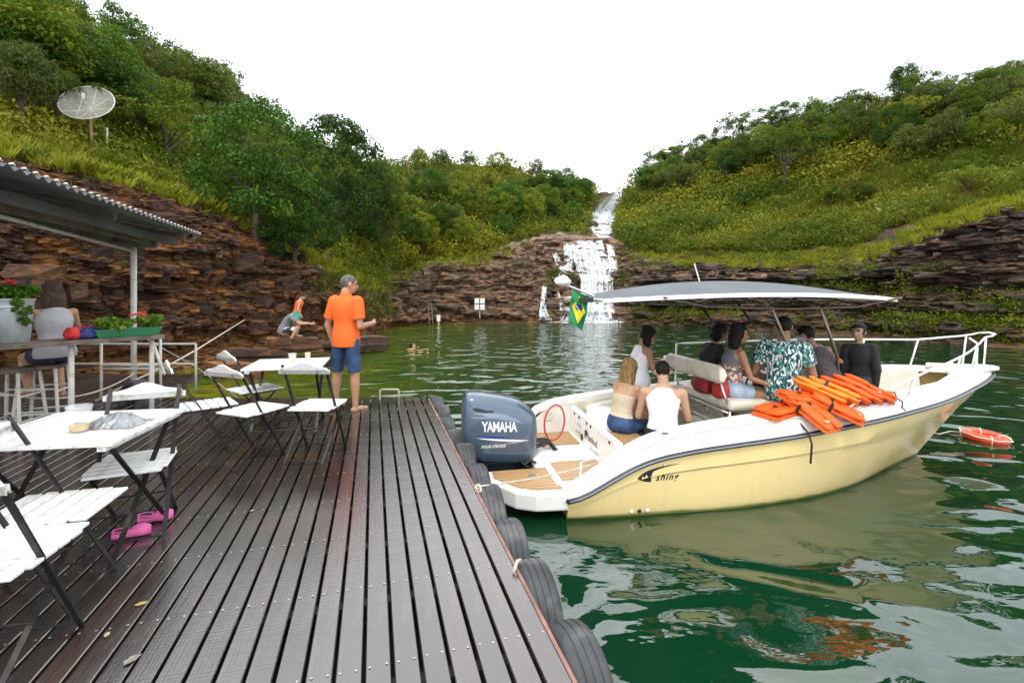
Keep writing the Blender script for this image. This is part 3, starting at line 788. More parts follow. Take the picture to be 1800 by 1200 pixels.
for u in us:
    j = 0; v = -1.34
    while v < vend(u)-.05:
        for s_ in (-.032, .032):
            a = random.uniform(-.004, .004); r_ = .0058
            mb.add([(u+s_+a+r_*math.cos(q*PI/3), v+a+r_*math.sin(q*PI/3), .0022) for q in range(6)], [(0, 1, 2, 3, 4, 5)])
        v += .57
tag(mb.build('screw', M_SCREW, deck), kind='stuff')
MB().bar((U0+.012, -1.6, -.045), (U0+.012, vend(U0), -.045), .018, .085).build('edge_strip', M_RUST, deck)
mb = MB()
for v in np.arange(-1.4, 9, .57): 
    u1 = -7.5
    if v < vend(0): mb.box((-3.35, v, -.08), (8.1, .06, .08))
    else: mb.box((-5.4, v, -.08), (4.2, .06, .08))
mb.build('joist', M_DARKFLOAT, deck)
MB().box((-3.4, 2.55, -.42), (8.0, 8.2, .52)).box((-5.4, 7.9, -.42), (4.0, 1.9, .5)).build('float', M_DARKFLOAT, deck)

# ---- tyre fenders
def tyre_mesh(R=.285, w=.19, name='tread'):
    mb = MB(); prof = []
    hw = w/2; ri = R*.60
    prof = [(ri, -hw*.55), (ri+.02, -hw*.85), (R*.82, -hw*1.0), (R*.93, -hw*.92), (R-.006, -hw*.74), (R, -hw*.5), (R, -hw*.46), (R-.005, -hw*.42), (R-.005, -hw*.38), (R, -hw*.34), (R, -hw*.04), (R-.004, -hw*.02), (R-.004, hw*.02), (R, hw*.04), (R, hw*.34), (R-.005, hw*.38), (R-.005, hw*.42), (R, hw*.46), (R, hw*.5),
            (R-.006, hw*.74), (R*.93, hw*.92), (R*.82, hw), (ri+.02, hw*.85), (ri, hw*.55), (ri+.015, hw*.45), (R*.8, hw*.8), (R*.9, 0), (R*.8, -hw*.8), (ri+.015, -hw*.45)]
    n = 48; rings = []
    for k in range(n):
        q = 2*PI*k/n; rings.append([Vector((x, r_*math.cos(q), r_*math.sin(q))) for r_, x in prof])
    rings.append(rings[0]); mb.rings(rings, cap=False)
    # worn smooth tread
    return mb.mesh('tyre', M_RUBBER, 'auto')
    for k in range(64):
        q = 2*PI*k/64
        for sx_ in (-1, 1):
            c_ = Vector((sx_*hw*.62, math.cos(q)*(R-.004), math.sin(q)*(R-.004)))
            mb.box(c_, (hw*.26, .014, .016), m=Matrix.Rotation(q-PI/2, 3, 'X'))
    return mb.mesh('tyre', M_RUBBER, 'auto')
TY = tyre_mesh()
M_ROPE = simple('pale_rope', (.55, .50, .40), .8, 0, .2, 30, bump=.002, bscale=90)
tl = ['nearest black tyre fender at the bottom of the deck edge', 'second nearest black tyre fender, with a rope loop above it', 'third black tyre fender from the camera along the deck edge', 'fourth tyre fender, beside the tip of the swim platform', 'fifth tyre fender, beside the knotted mooring rope', 'sixth tyre fender, next to the outboard motor', 'seventh tyre fender, beyond the outboard motor', 'eighth tyre fender, near the far right deck corner', 'ninth tyre fender from the camera, small and grey', 'farthest tyre fender at the deck corner']
for i in range(10):
    v = 2.02+.57*i
    e = tag(link('tyre_fender', TY, None), tl[i], 'tyre', 'tyres hung along the deck edge')
    e.location = dw(U0+.125+random.uniform(-.01, .01), v, -.29+random.uniform(-.02, .02)); e.rotation_euler = (random.uniform(0, 6), 0, 0)
    e.rotation_euler = (Matrix.Rotation(TH+random.uniform(-.05, .05), 3, 'Z') @ Matrix.Rotation(random.uniform(-.04, .04), 3, 'Y') @ Matrix.Rotation(random.uniform(0, 6), 3, 'X')).to_euler()
e = tag(link('tyre', TY), 'loose black tyre lying behind the nearer white table', 'tyre'); e.location = D(243, 700, 6.6); e.location.z = .06
e.rotation_euler = (Matrix.Rotation(math.radians(60), 3, 'Z') @ Matrix.Rotation(math.radians(4), 3, 'Y')).to_euler(); e.scale = (1.4, 1, 1)

# rope loop + mooring rope
def rope(name, label, pts, r=.008, mat=None, cat='rope', sagless=False):
    P = [Vector(p) for p in pts]; o0 = P[0].copy(); P = [p-o0 for p in P]
    o = MB().tube(P, r, 7).build(name, mat or M_ROPE, smooth=True, loc=o0); return tag(o, label, cat)
def sag(a, b, s, n=14):
    a, b = Vector(a), Vector(b); return [a.lerp(b, k/n)-Vector((0, 0, s*4*(k/n)*(1-k/n))) for k in range(n+1)]
rope('rope', 'short loop of frayed rope on the deck edge above a near tyre', [dw(.74, 2.55, .01), dw(.77, 2.58, .05), dw(.80, 2.62, .03), dw(.81, 2.66, -.03), dw(.80, 2.70, -.08)], .009)
kn = []
for k in range(40):
    q = k*.75; kn.append(dw(.79+.022*math.cos(q), 3.72+.03*math.sin(q*1.3), .012+.018*math.sin(q*.7)-k*.0012))
rope('rope_knot', 'knot of rope tied at the deck edge beside the platform', kn, .008)
rope('mooring_rope', 'pale mooring rope stretched from the deck knot across the swim platform', sag(dw(.79, 3.72, .02), Vector((.95, 5.0, -.20)), .03), .007)
rope('bow_line', 'thin rope running from the far deck corner to the outboard', sag(dw(.76, 6.1, .02), Vector((-.42, 5.7, -.22)), .12), .006)

# white ladder handle at the far end
o = MB().tube([D(668, 705, 6.93)+Vector((0, 0, -.12)), D(668, 686, 6.93), D(671, 684, 6.93), D(700, 684, 7.1), D(701, 686, 7.1), D(701, 712, 7.1)], .011, 8).build('bent_pipe', M_WHITE_PIPE, smooth=True)
tag(o, 'low white bent pipe handle at the far end of the deck', 'handle')
o = MB().tube([D(750, 702, 6.95)+Vector((0, 0, -.1)), D(751, 690, 6.95)], .012, 6).build('mooring_pin', M_STEEL_DK); tag(o, 'short dark pin at the far right corner of the deck', 'pin')

# ================================================================== folding chairs and tables
WAVE = []
def backboard(parent, w=.46, h=.095, name='backrest'):
    top = []
    n = 20
    for k in range(n+1):
        x = -w/2+w*k/n; u_ = abs(x)/(w/2)
        z = h*.62+h*.55*math.exp(-(u_/.42)**2)-.0*u_
        if u_ > .86: z -= h*.5*((u_-.86)/.14)**2
        top.append((x, z))
    bot = [(x, .0+(h*.32*((abs(x)/(w/2)-.86)/.14)**2 if abs(x)/(w/2) > .86 else 0)) for x, z in reversed(top)]
    M_ = Matrix(((1, 0, 0), (0, 0, 1), (0, 1, 0)))
    mb = MB().prism(top+bot, -.009, .009, M_)
    return mb.build(name, M_WHITE, parent, bevel=.003)
def make_chair():
    e = thing('folding_chair', '', 'chair')
    b = backboard(e); b.location = (0, -.245, .805); b.rotation_euler = (math.radians(12), 0, 0)
    for s_ in (-1, 1):
        MB().bar((s_*.195, -.262, .885), (s_*.195, .23, .0), .024, .010, (0, 1, 0)).build('leg', M_STEEL_DK, e)
        MB().bar((s_*.172, .22, .448), (s_*.172, -.27, .0), .024, .010, (0, 1, 0)).build('leg', M_STEEL_DK, e)
        MB().bar((s_*.184, -.16, .437), (s_*.184, .23, .437), .010, .018).build('seat_rail', M_STEEL_DK, e)
    for y, z in ((.215, .03), (-.25, .02), (-.05, .21)):
        MB().tube([(-.19, y, z), (.19, y, z)], .006, 6).build('stretcher', M_STEEL_DK, e)
    ys = [-.145, -.066, .013, .092, .171, .250]
    for k, y in enumerate(ys):
        w = .42 if k not in (0, 5) else .385
        MB().box((0, 0, 0), (w, .070, .016)).build('slat', M_WHITE, e, bevel=.004, loc=(0, y, .456))
    return e
def make_table(w=.78, d=.78, h=.73):
    e = thing('folding_table', '', 'table')
    n = 7; sw = d/n
    for k in range(n):
        MB().box((0, 0, 0), (w, sw-.0025, .02)).build('slat', M_WHITE, e, bevel=.002, loc=(0, -d/2+sw*(k+.5), h-.01))
    for s_ in (-1, 1):
        MB().box((s_*(w/2-.06), 0, h-.035), (.045, d-.03, .028)).build('top_rail', M_WHITE, e)
        for a, b in ((-1, 1), (1, -1)):
            MB().bar((s_*(w/2-.07), a*.30, h-.05), (s_*(w/2-.07), b*.30, 0), .028, .010, (0, 1, 0)).build('leg', M_STEEL_DK, e)
        MB().tube([(-(w/2-.07), s_*.29, .04), ((w/2-.07), s_*.29, .04)], .007, 6).build('stretcher', M_STEEL_DK, e)
    return e
first = None
def chair(px, py, Y_, yaw, label):
    global first
    if first is None: e = first = make_chair()
    else: e = copy_tree(first)
    p = D(px, py, Y_); e.location = (p.x, p.y, 0); e.rotation_euler = (0, 0, yaw)
    tag(e, label, 'chair', 'white slatted folding chairs'); return e
R_ = math.radians
chair(238, 800, 3.14, R_(205), 'white folding chair beyond the nearer table, backrest just above the grey bag')
chair(75, 850, 2.44, R_(-76), 'white folding chair tucked half under the left side of the nearer table')
chair(-18, 950, 1.97, R_(12), 'nearest white folding chair, at the bottom left corner of the photo')
chair(352, 700, 4.66, R_(-48), 'white folding chair seen side on, left of the front pair at the far table')
chair(437, 720, 4.45, R_(-22), 'white folding chair in front of the far table, left of the pair')
chair(556, 705, 4.62, R_(-2), 'white folding chair nearest the man in orange, at the far table')
chair(440, 690, 5.42, R_(-38), 'farthest white folding chair, behind the left corner of the far table')
t1 = make_table(.80, .80); p = D(150, 760, 2.95); t1.location = (p.x-.02, p.y, 0); t1.rotation_euler = (0, 0, R_(9)); tag(t1, 'nearer white folding table holding a plastic cup and a crumpled grey bag', 'table', 'white folding tables')
t2 = copy_tree(t1); p = D(508, 640, 5.55); t2.location = (p.x, p.y, 0); t2.rotation_euler = (0, 0, R_(14)); tag(t2, 'far white folding table holding two small cups, left of the man in orange', 'table', 'white folding tables')
# cups
M_CUP = None
t = NT('cup_plastic'); t.col((.86, .88, .90)); t.set(Roughness=.15, Alpha=.22, Transmission_Weight=0.0); M_CUP = t.m
M_LIME = simple('lime_drink', (.62, .38, .004), .25, 0, .3, 40)
M_LIMEW = simple('lime_wedge', (.16, .26, .03), .4)
M_STRAWF = simple('pale_foam', (.75, .66, .38), .6)
def cup(p, h, r, label, fill=.3, mat_fill=None, wedge=True):
    e = thing('plastic_cup', label, 'cup', p)
    MB().lathe([(r*.72, 0.001), (r*.75, .004), (r, h-.006), (r*1.06, h-.004), (r*1.06, h), (r*.96, h), (r*.72, .008), (.002, .008)], 28, cap=False).build('cup_wall', M_CUP, e, smooth=True)
    MB().lathe([(r*.70, .009), (r*(.70+.26*fill), h*fill)], 24).build('drink', mat_fill or M_LIME, e, smooth='auto')
    if wedge:
        for a in (0.4, 2.6): MB().ell((r*.3*math.cos(a), r*.3*math.sin(a), h*fill), (r*.34, r*.2, r*.2), 10, 6).build('lime_wedge', M_LIMEW, e, smooth=True)
    return e
cup(D(139, 752, 2.83).xy.to_3d()+Vector((0, 0, .732)), .150, .062, 'tall clear plastic cup with a little lime drink on the nearer table', .27)
cup(D(514, 630, 5.62).xy.to_3d()+Vector((0, 0, .732)), .10, .045, 'wide pale cup on the far table, left of the pair', .6, M_STRAWF, False)
cup(D(541, 630, 5.60).xy.to_3d()+Vector((0, 0, .732)), .11, .032, 'narrow cup with yellow foam on the far table', .98, M_STRAWF, False)
# crumpled bag
M_BAG = simple('grey_plastic', (.22, .24, .25), .22, 0, .35, 18, bump=.01, bscale=25, spec=.8)
N = 46; P = []
for i in range(N):
    row = []
    for j in range(N):
        a = -1+2*i/(N-1); b = -1+2*j/(N-1); rr_ = min(1, math.hypot(a, b)); q = Vector((a*3.1, b*3.1, 1.7))
        k_ = 1/max(max(abs(a), abs(b))/max(math.hypot(a, b), 1e-6), .01) if False else 1
        hgt = (1-rr_**2)*.045+abs(noise.noise(q*1.2))*.05*(1-rr_**3)+abs(noise.noise(q*3))*.016
        row.append(Vector((a*.150+noise.noise(q*1.1)*.02, b*.115+noise.noise(q*1.3+Vector((5, 5, 5)))*.02, max(.002, hgt*(1 if rr_ < 1 else 0)+.002))))
    P.append(row)
o = MB().grid(P).build('plastic_bag', M_BAG, smooth=True); p = D(206, 750, 2.98); o.location = (p.x, p.y, .732); o.rotation_euler = (0, 0, .12)
tag(o, 'crumpled grey plastic bag lying on the nearer table', 'bag')
# pink clogs
M_PINK = simple('pink_foam', (.72, .13, .36), .5, 0, .08, 10)
M_PINKD = simple('dark_hole', (.05, .012, .03), .8)
def clog(p, yaw, label):
    e = thing('pink_clog', label, 'shoe', p, yaw, 'pair of pink clogs'); e.scale = (.82, .82, .82)
    P = []
    for i in range(15):
        y = -.12+.24*i/14; w = (.030, .036, .037, .036, .035, .036, .038, .042, .045, .048, .050, .050, .046, .037, .016)[i]
        row = []
        for k in range(16):
            q = 2*PI*k/16; hgt = .030 if i < 6 else .030+.034*math.sin((i-5)/9.5*PI*.92)
            row.append(Vector((w*math.cos(q), y, .032+ (hgt if math.sin(q) > 0 else .028)*math.sin(q))))
        P.append(row)
    MB().rings(P).build('upper', M_PINK, e, smooth=True)
    MB().ell((0, -.062, .055), (.029, .056, .022), 12, 6).build('opening', M_PINKD, e, smooth=True)
    mb = MB()
    for a in range(3):
        for b in range(3): mb.ell((-.022+.022*a, .0+.028*b, .090-.007*abs(a-1)-.006*b), (.008, .009, .006), 6, 4)
    mb.build('vent_holes', M_PINKD, e)
    MB().tube([(-.036, -.01, .06), (-.038, -.07, .068), (-.02, -.118, .07), (.02, -.118, .07), (.038, -.07, .068), (.036, -.01, .06)], .006, 6).build('heel_strap', M_PINK, e, smooth=True)
    return e
p = G(232, 944); clog(Vector((p.x, p.y, .001)), R_(-64), 'left pink clog under the folding chair')
p = G(274, 916); clog(Vector((p.x, p.y, .001)), R_(-68), 'right pink clog, nearer the chair leg')
# fallen leaves
M_DRY = simple('dry_leaf', (.40, .27, .08), .6, 0, .3, 30); M_DRY2 = simple('pale_leaf', (.42, .38, .25), .6, 0, .3, 30)
for px, py, m_, lb, s_ in ((248, 1062, M_DRY, 'small yellow dry leaf on the dark planks', .025), (232, 1160, simple('wet_leaf', (.20, .19, .15), .5, 0, .3, 30), 'larger grey leaf on the wet planks near the bottom edge', .032), (188, 1116, M_DRY2, 'tiny cream leaf beside a chair foot', .018), (443, 898, M_DRY2, 'white scrap lying on the middle planks', .014)):
    p = G(px, py); poly = [(s_*(1.0*math.cos(q))*(1+.2*math.sin(5*q)), s_*.6*math.sin(q)*(1+.15*math.cos(7*q))) for q in [2*PI*k/18 for k in range(18)]]
    vs = [(x, y, .004+.1*abs(y)) for x, y in poly]+[(0, 0, .004)]; o = MB().add(vs, [(k, (k+1) % 18, 18) for k in range(18)]).build('fallen_leaf', m_); o.location = (p.x, p.y, .001); o.rotation_euler = (0, 0, random.uniform(0, 6)); tag(o, lb, 'leaf')

# ================================================================== shelter on the left
M_ROOF = simple('roof_sheet_grey', (.11, .115, .12), .4, .5, .2, 4, dirt=(.05, .045, .04), dscale=2)
M_BEAM = simple('weathered_beam', (.13, .125, .10), .6, 0, .3, 4, dirt=(.06, .05, .035), dscale=3)
M_BEAM2 = simple('brown_fascia', (.17, .145, .10), .55, 0, .3, 4, dirt=(.07, .05, .035), dscale=3)
roof = thing('shelter_roof', 'corrugated metal shelter roof at the upper left, above the counter', 'roof', (0, 0, 0), TH)
def rooftop():
    P = []; u1, u0 = -8.6, -2.56
    N = 600
    for i in range(N+1):
        v = -2.2+11.2*i/N; w = .018*math.cos(2*PI*v/.076*.55)
        P.append([Vector((u0-(.028*(v-4) if True else 0), v, 2.46+w)), Vector(((u0+u1)/2, v, 2.46+w+.5)), Vector((u1, v, 2.46+w+1.0))])
    return MB().grid(P)
o = rooftop().build('roof_sheet', M_ROOF, roof, smooth=True)
sm = o.modifiers.new('thickness', 'SOLIDIFY'); sm.thickness = .006; sm.offset = 1
M_LIP = simple('bright_sheet_edge', (.75, .75, .73), .35)
mb = MB()
for i in range(81):
    v = -2.2+.138*i+.02
    if v > 9: break
    mb.tube([(-2.553-.028*(v-4)+.004, v-.03, 2.483), (-2.553-.028*(v-4)+.012, v, 2.492), (-2.553-.028*(v-4)+.004, v+.03, 2.483)], .007, 5)
mb.build('sheet_edge', M_LIP, roof)
for u_, z0, hh_, w_, m_ in ((-2.78, 2.33, .10, .06, M_ROOF), (-3.02, 2.33, .12, .05, M_BEAM2), (-3.55, 2.36, .14, .07, M_BEAM), (-4.5, 2.62, .12, .06, M_BEAM)):
    MB().bar((u_, -2.2, z0), (u_-.28, 8.95, z0), w_, hh_).build('beam', m_, roof)
for v in (2.4, 4.4, 6.5, 8.6): MB().bar((-2.8, v, 2.40), (-8.5, v, 3.36), .05, .08).build('rafter', M_BEAM, roof)
pt = D(235, 600, 7.4); pu, pv = du(pt.x, pt.y)
MB().tube([(pu, pv, 0), (pu, pv, 2.22)], .040, 12).build('post', M_WHITE_PIPE, roof, smooth=True)
MB().bar((pu-.25, pv, 2.30), (pu+.30, pv, 2.30), .06, .16).build('post_bracket', M_BEAM, roof)
a_ = D(0, 380, 4.6); b_ = D(233, 441, 7.4); d_ = (a_-b_); a2 = b_+d_*1.5
for nm, q0, q1, rr_ in (('tie_pipe', a2, b_, .022),):
    A = Matrix.Rotation(-TH, 3, 'Z'); MB().tube([A @ q0, A @ q1], rr_, 10).build(nm, M_WHITE_PIPE, roof, smooth=True)
# small hanging things under the roof
A = Matrix.Rotation(-TH, 3, 'Z')
# counter
M_OLDWOOD = simple('weathered_wood', (.17, .13, .10), .75, 0, .4, 5, dirt=(.07, .05, .04), dscale=8, bump=.005, bscale=25)
ctr = thing('counter', 'narrow bar counter of weathered wood holding the flower pots', 'counter', (0, 0, 0))
cA_, cB_ = D(-130, 612, 4.05), D(284, 590, 5.5)
cA_.z = cB_.z = 1.04
cd = (cB_-cA_).normalized(); cs_ = Vector((-cd.y, cd.x, 0))
MB().bar(cA_, cB_, .17, .045).build('plank', M_OLDWOOD, ctr, bevel=.004)
MB().bar(cA_+cs_*.18+Vector((0, 0, .004)), cB_+cs_*.18-cd*.03+Vector((0, 0, .004)), .17, .045).build('plank', M_OLDWOOD, ctr, bevel=.004)
for f in (.15, .55, .955):
    q = cA_.lerp(cB_, f)+cs_*.05; MB().tube([(q.x, q.y, 0), (q.x, q.y, 1.015)], .026, 10).build('leg', M_WHITE_PIPE, ctr, smooth=True)
q = cA_.lerp(cB_, .97)+cs_*.12; MB().tube([(q.x, q.y, 1.0), (q.x+.22, q.y-.1, .62)], .018, 8).build('brace', M_WHITE_PIPE, ctr, smooth=True)
# bucket planter
M_ZINC = simple('galvanised_zinc', (.50, .55, .55), .38, .55, .12, 5, dirt=(.34, .38, .38), dscale=4, bump=.001)
pl = D(12, 560, 4.62); 
pz = thing('bucket_planter', 'large zinc bucket full of red flowering plants on the counter', 'planter', (pl.x, pl.y, 1.066))
MB().lathe([(.155, 0), (.16, .006), (.182, .30), (.187, .305), (.187, .315), (.184, .32), (.187, .33), (.187, .34), (.186, .355), (.196, .40), (.203, .405), (.203, .415), (.190, .415), (.18, .36)], 40, cap=False).build('bucket', M_ZINC, pz, smooth='auto')
M_SOIL = simple('potting_soil', (.04, .028, .02), .9)
MB().lathe([(.001, .355), (.182, .36)], 24, cap=False).build('soil', M_SOIL, pz)
M_PLEAF = leaf_material('flower_leaves', [(.1, (.04, .10, .012)), (.5, (.10, .22, .02)), (.9, (.32, .40, .06))], .3)
M_FLOWER = simple('red_petals', (.62, .035, .02), .5, 0, .3, 30)
def plants(parent, cs, rad, per, leaf, flowers, seed, scale=1.0):
    v_, tn = leaf_cloud(cs, rad, per, leaf, seed, aspect=1.4, droop=.1); link('leaves', leaf_mesh('leaves', v_, tn, M_PLEAF), None, parent)
    r = random.Random(seed)
    for c_ in flowers:
        mb = MB()
        for k in range(9):
            q = r.uniform(0, 6.28); e_ = r.uniform(.2, 1.4); d_ = Vector((math.cos(q)*math.cos(e_), math.sin(q)*math.cos(e_), math.sin(e_)))
            mb.ell(Vector(c_)+d_*.022*scale, (.014*scale, .014*scale, .008*scale), 6, 4)
        mb.build('flower', M_FLOWER, parent, smooth=True)
r = random.Random(4)
plants(pz, [(r.uniform(-.16, .18), r.uniform(-.15, .15), r.uniform(.42, .52)) for _ in range(16)]+[(.21, -.05, .30), (.22, -.04, .2), (.21, -.1, .38)], [r.uniform(.045, .075) for _ in range(19)], 40, .045, [(r.uniform(-.14, .04), r.uniform(-.14, .05), r.uniform(.53, .58)) for _ in range(7)]+[(-.12, -.15, .5), (-.05, -.16, .49)], 5)
tp = D(223, 577, 5.25)
tr_ = thing('flower_tray', 'green tray of small plants with a red bloom at the end of the counter', 'planter', (tp.x, tp.y, 1.066), math.atan2(cd.y, cd.x))
M_GREENP = simple('green_plastic', (.02, .17, .07), .35)
mb = MB(); mb.rings([[Vector((a*sx_, b*sy_, z_)) for a, b in ((-1, -1), (1, -1), (1, 1), (-1, 1))] for sx_, sy_, z_ in ((.27, .07, 0), (.295, .085, .075), (.305, .095, .075), (.305, .095, .085), (.28, .078, .085), (.26, .065, .03))], cap=False)
mb.build('tray', M_GREENP, tr_); MB().box((0, 0, .04), (.52, .13, .05)).build('soil', M_SOIL, tr_)
plants(tr_, [(r.uniform(-.29, .3), r.uniform(-.07, .07), r.uniform(.10, .19)) for _ in range(26)], [r.uniform(.035, .06) for _ in range(26)], 36, .036, [(.08, -.04, .22), (.11, 0, .23), (.05, .02, .21), (.14, -.03, .21)], 6)
# bag on the counter
M_BAGB = simple('navy_cloth', (.02, .035, .16), .7, 0, .2, 12, bump=.004); M_BAGR = simple('red_cloth', (.55, .02, .02), .7, 0, .2, 12, bump=.004)
bp = D(148, 577, 4.95); bg_ = thing('shoulder_bag', 'navy and red cloth bag lying on the counter beside the seated woman', 'bag', (bp.x, bp.y, 1.066), math.atan2(cd.y, cd.x))
def lump(c, r_, seed, am=.2, nu=28, nv=18):
    mb = MB(); mb.ell(c, r_, nu, nv); 
    for i, v_ in enumerate(mb.v):
        q = (v_-Vector(c)); n_ = noise.noise(Vector((q.x/r_[0], q.y/r_[1], q.z/r_[2]))*1.6+Vector((seed, 0, 0))); mb.v[i] = Vector(c)+q*(1+am*n_)
        if mb.v[i].z < 0: mb.v[i].z = 0
    return mb
lump((.03, 0, .05), (.13, .08, .065), 3).build('bag_body', M_BAGB, bg_, smooth=True)
lump((-.10, -.01, .055), (.065, .08, .07), 5).build('red_flap', M_BAGR, bg_, smooth=True)
MB().tube([(-.14, .02, .09), (-.02, .04, .125), (.1, .02, .11), (.16, 0, .05)], .009, 6).build('strap', M_BAGR, bg_, smooth=True)

# railings and gangway
def railing(label, posts, ztop, zmid, r_=.018, cat='railing', zb=0.0):
    e = thing('railing', label, cat, (posts[0].x, posts[0].y, 0)); o0 = Vector(e.location)
    for p_ in posts: MB().tube([Vector((p_.x, p_.y, zb))-o0, Vector((p_.x, p_.y, ztop))-o0], r_, 8).build('post', M_WHITE_PIPE, e, smooth=True)
    for z_ in [ztop]+list(zmid):
        MB().tube([Vector((p_.x, p_.y, z_))-o0 for p_ in posts], r_*.85, 8).build('rail', M_WHITE_PIPE, e, smooth=True)
    return e
railing('white pipe railing beyond the counter, ending at the far left corner of the deck', [D(x, 600, 7.55) for x in (122, 235, 344)], .73, (.42,))
railing('shorter white pipe railing in front of the rocks, under the counter end', [D(x, 600, 6.9) for x in (178, 282)], .90, (.50, .45))
rope('rope', 'thick pale rope rising from the railing to the rock face', [D(168, 705, 6.8), D(232, 670, 7.0), D(300, 640, 8.0), D(345, 615, 9.5), D(430, 562, 13.5)], .014)
rope('rope', 'slack rope looped low between the counter legs', [D(-60, 690, 4.6)]+sag(D(-20, 686, 4.6), D(230, 660, 6.9), .18)+[D(236, 655, 7.0)], .010)
rope('rope', 'thin rope slanting down from the railing into the water', [D(250, 592, 7.2), D(345, 645, 7.9), D(420, 700, 7.3)], .006)
M_LOG = simple('driftwood', (.16, .10, .07), .8, 0, .4, 6, bump=.01)
o = MB().tube([D(196, 655, 8.2)-Vector((0, 0, 0)), D(150, 668, 8.0)], .05, 8)
# bar stools
def stool(px, Y_, yaw, label):
    p_ = D(px, 0, Y_); e = thing('bar_stool', label, 'stool', (p_.x, p_.y, 0), yaw, 'bar stools at the counter')
    for a in (-1, 1):
        for b in (-1, 1):
            MB().tube([(a*.14, b*.14, .74), (a*.20, b*.20, 0)], .016, 8).build('leg', M_WHITE_PIPE, e, smooth=True)
    for z_, k_ in ((.25, .177), (.5, .158)):
        for a in (-1, 1):
            MB().tube([(a*k_, -k_, z_), (a*k_, k_, z_)], .010, 6).build('rung', M_WHITE_PIPE, e); MB().tube([(-k_, a*k_, z_+.03), (k_, a*k_, z_+.03)], .010, 6).build('rung', M_WHITE_PIPE, e)
    MB().lathe([(.165, .735), (.175, .742), (.175, .762), (.165, .77)], 24).build('seat', M_OLDWOOD, e, smooth='auto'); return e
stool(78, 5.15, .4, 'white legged bar stool under the seated woman at the counter')
stool(22, 4.9, .2, 'white legged bar stool at the far left under the counter')

# ================================================================== small things on the hills
M_MESH = NT('dish_mesh'); M_MESH.col((.55, .56, .50)); M_MESH.set(Roughness=.5, Metallic=.3)
w_ = M_MESH.n('ShaderNodeTexWave', wave_type='BANDS'); w_.inputs['Scale'].default_value = 9; M_MESH.l(M_MESH.obj, w_.inputs[0])
M_MESH.set(Alpha=M_MESH.ramp(w_.outputs['Fac'], [(.2, .35), (.8, .6)])); M_MESH = M_MESH.m
dp, _, _ = hit(163, 278); dp = D(163, 278, dp.y); sc_ = dp.y/FPX
e = thing('satellite_dish', 'large mesh satellite dish on a post above the left cliff', 'satellite dish', dp)
tilt = Matrix.Rotation(R_(60), 3, 'X') @ Matrix.Rotation(R_(14), 3, 'Y')
cz = Vector((-.1*46*sc_, 0, 88*sc_)); R0 = 40*sc_; P = []
for i in range(9):
    rr_ = R0*i/8; row = []
    for k in range(33):
        q = 2*PI*k/32; row.append(cz+tilt @ Vector((rr_*math.cos(q), rr_*math.sin(q), .30*R0*(i/8)**2)))
    P.append(row)
MB().grid(P).build('reflector', M_MESH, e, smooth=True)
M_PALEMET = simple('pale_metal', (.60, .58, .52), .5, .2, .15, 8, dirt=(.3, .2, .12))
MB().tube(P[8][:-1], .022, 5, closed=True).build('rim', M_PALEMET, e)
for k in range(0, 32, 4): MB().tube([P[i][k]-Vector((0, 0, .015)) for i in range(9)], .014, 5).build('rib', M_PALEMET, e)
fp = cz+tilt @ Vector((0, 0, R0*.62)); MB().lathe([(.05, -.1), (.05, .1)], 10, fp).build('feed_horn', M_PALEMET, e)
for k in (2, 13, 24): MB().tube([P[8][k], fp], .008, 4).build('feed_strut', M_PALEMET, e)
MB().tube([(0, 0, -.3), cz-Vector((0, 0, .05))], .045, 8).build('pole', simple('rusty_pole', (.36, .2, .13), .7, 0, .4, 4), e)
MB().tube([(.18, .4, -.3), (.18, .4, 60*sc_)], .035, 8).build('side_pole', M_PALEMET, e)
mp_, _, _ = hit(718, 312); s_ = mp_.y/FPX
e = thing('antenna_mast', 'thin red and white radio mast rising above the middle ridge', 'mast', mp_)
for k in range(7):
    MB().tube([(0, 0, (13*k-6)*s_), (0, 0, (13*k+7)*s_)], .055 if k < 4 else .03, 6).build('mast_section', M_WHITE if k % 2 else simple('mast_red', (.5, .1, .06), .6), e)
mp_, _, _ = hit(1545, 390); s_ = mp_.y/FPX
e = thing('stake', 'pale forked stake standing in the right hand meadow', 'stake', mp_); MB().tube([(0, 0, -.2), (0, 0, 24*s_)], .05, 6).tube([(0, 0, 16*s_), (7*s_, 0, 27*s_)], .035, 5).tube([(0, 0, 18*s_), (-5*s_, 0, 26*s_)], .03, 5).build('stem', M_PALEMET, e)
q_, _, _ = hit(845, 545); q_ = q_+Vector((0, -1.0, 0)); s_ = q_.y/FPX
e = thing('notice_board', 'small white notice board on the rocks left of the fall', 'sign', q_)
MB().box((0, 0, 12*s_), (18*s_, .04, 20*s_)).build('board', M_WHITE, e); MB().box((0, -.03, 12*s_), (18.4*s_, .012, .05)).box((0, -.031, 12*s_), (.05, .012, 20.4*s_)).build('frame', M_STEEL_DK, e)
MB().tube([(0, .03, -.5), (0, .03, 10*s_)], .03, 6).build('post', M_PALEMET, e)
q_ = D(771, 568, 31.0); q_.z = WATER_Z; s_ = q_.y/FPX
e = thing('marker_post', 'white box on a short post at the water edge, mirrored in the lake', 'post', q_); MB().box((0, 0, 12*s_), (6*s_, .15, 11*s_)).build('box', M_WHITE, e); MB().tube([(0, 0, -.3), (0, 0, 8*s_)], .05, 6).build('post', M_PALEMET, e)
q_ = D(758, 566, 31.5); s_ = q_.y/FPX; e = thing('ladder', 'thin dark ladder leaning on the rocks left of the white box', 'ladder', q_)
for dx_ in (-3, 3): MB().tube([(dx_*s_, 0, -.1), ((dx_-6)*s_, .7, 34*s_)], .03, 5).build('rail', M_BEAM2, e)
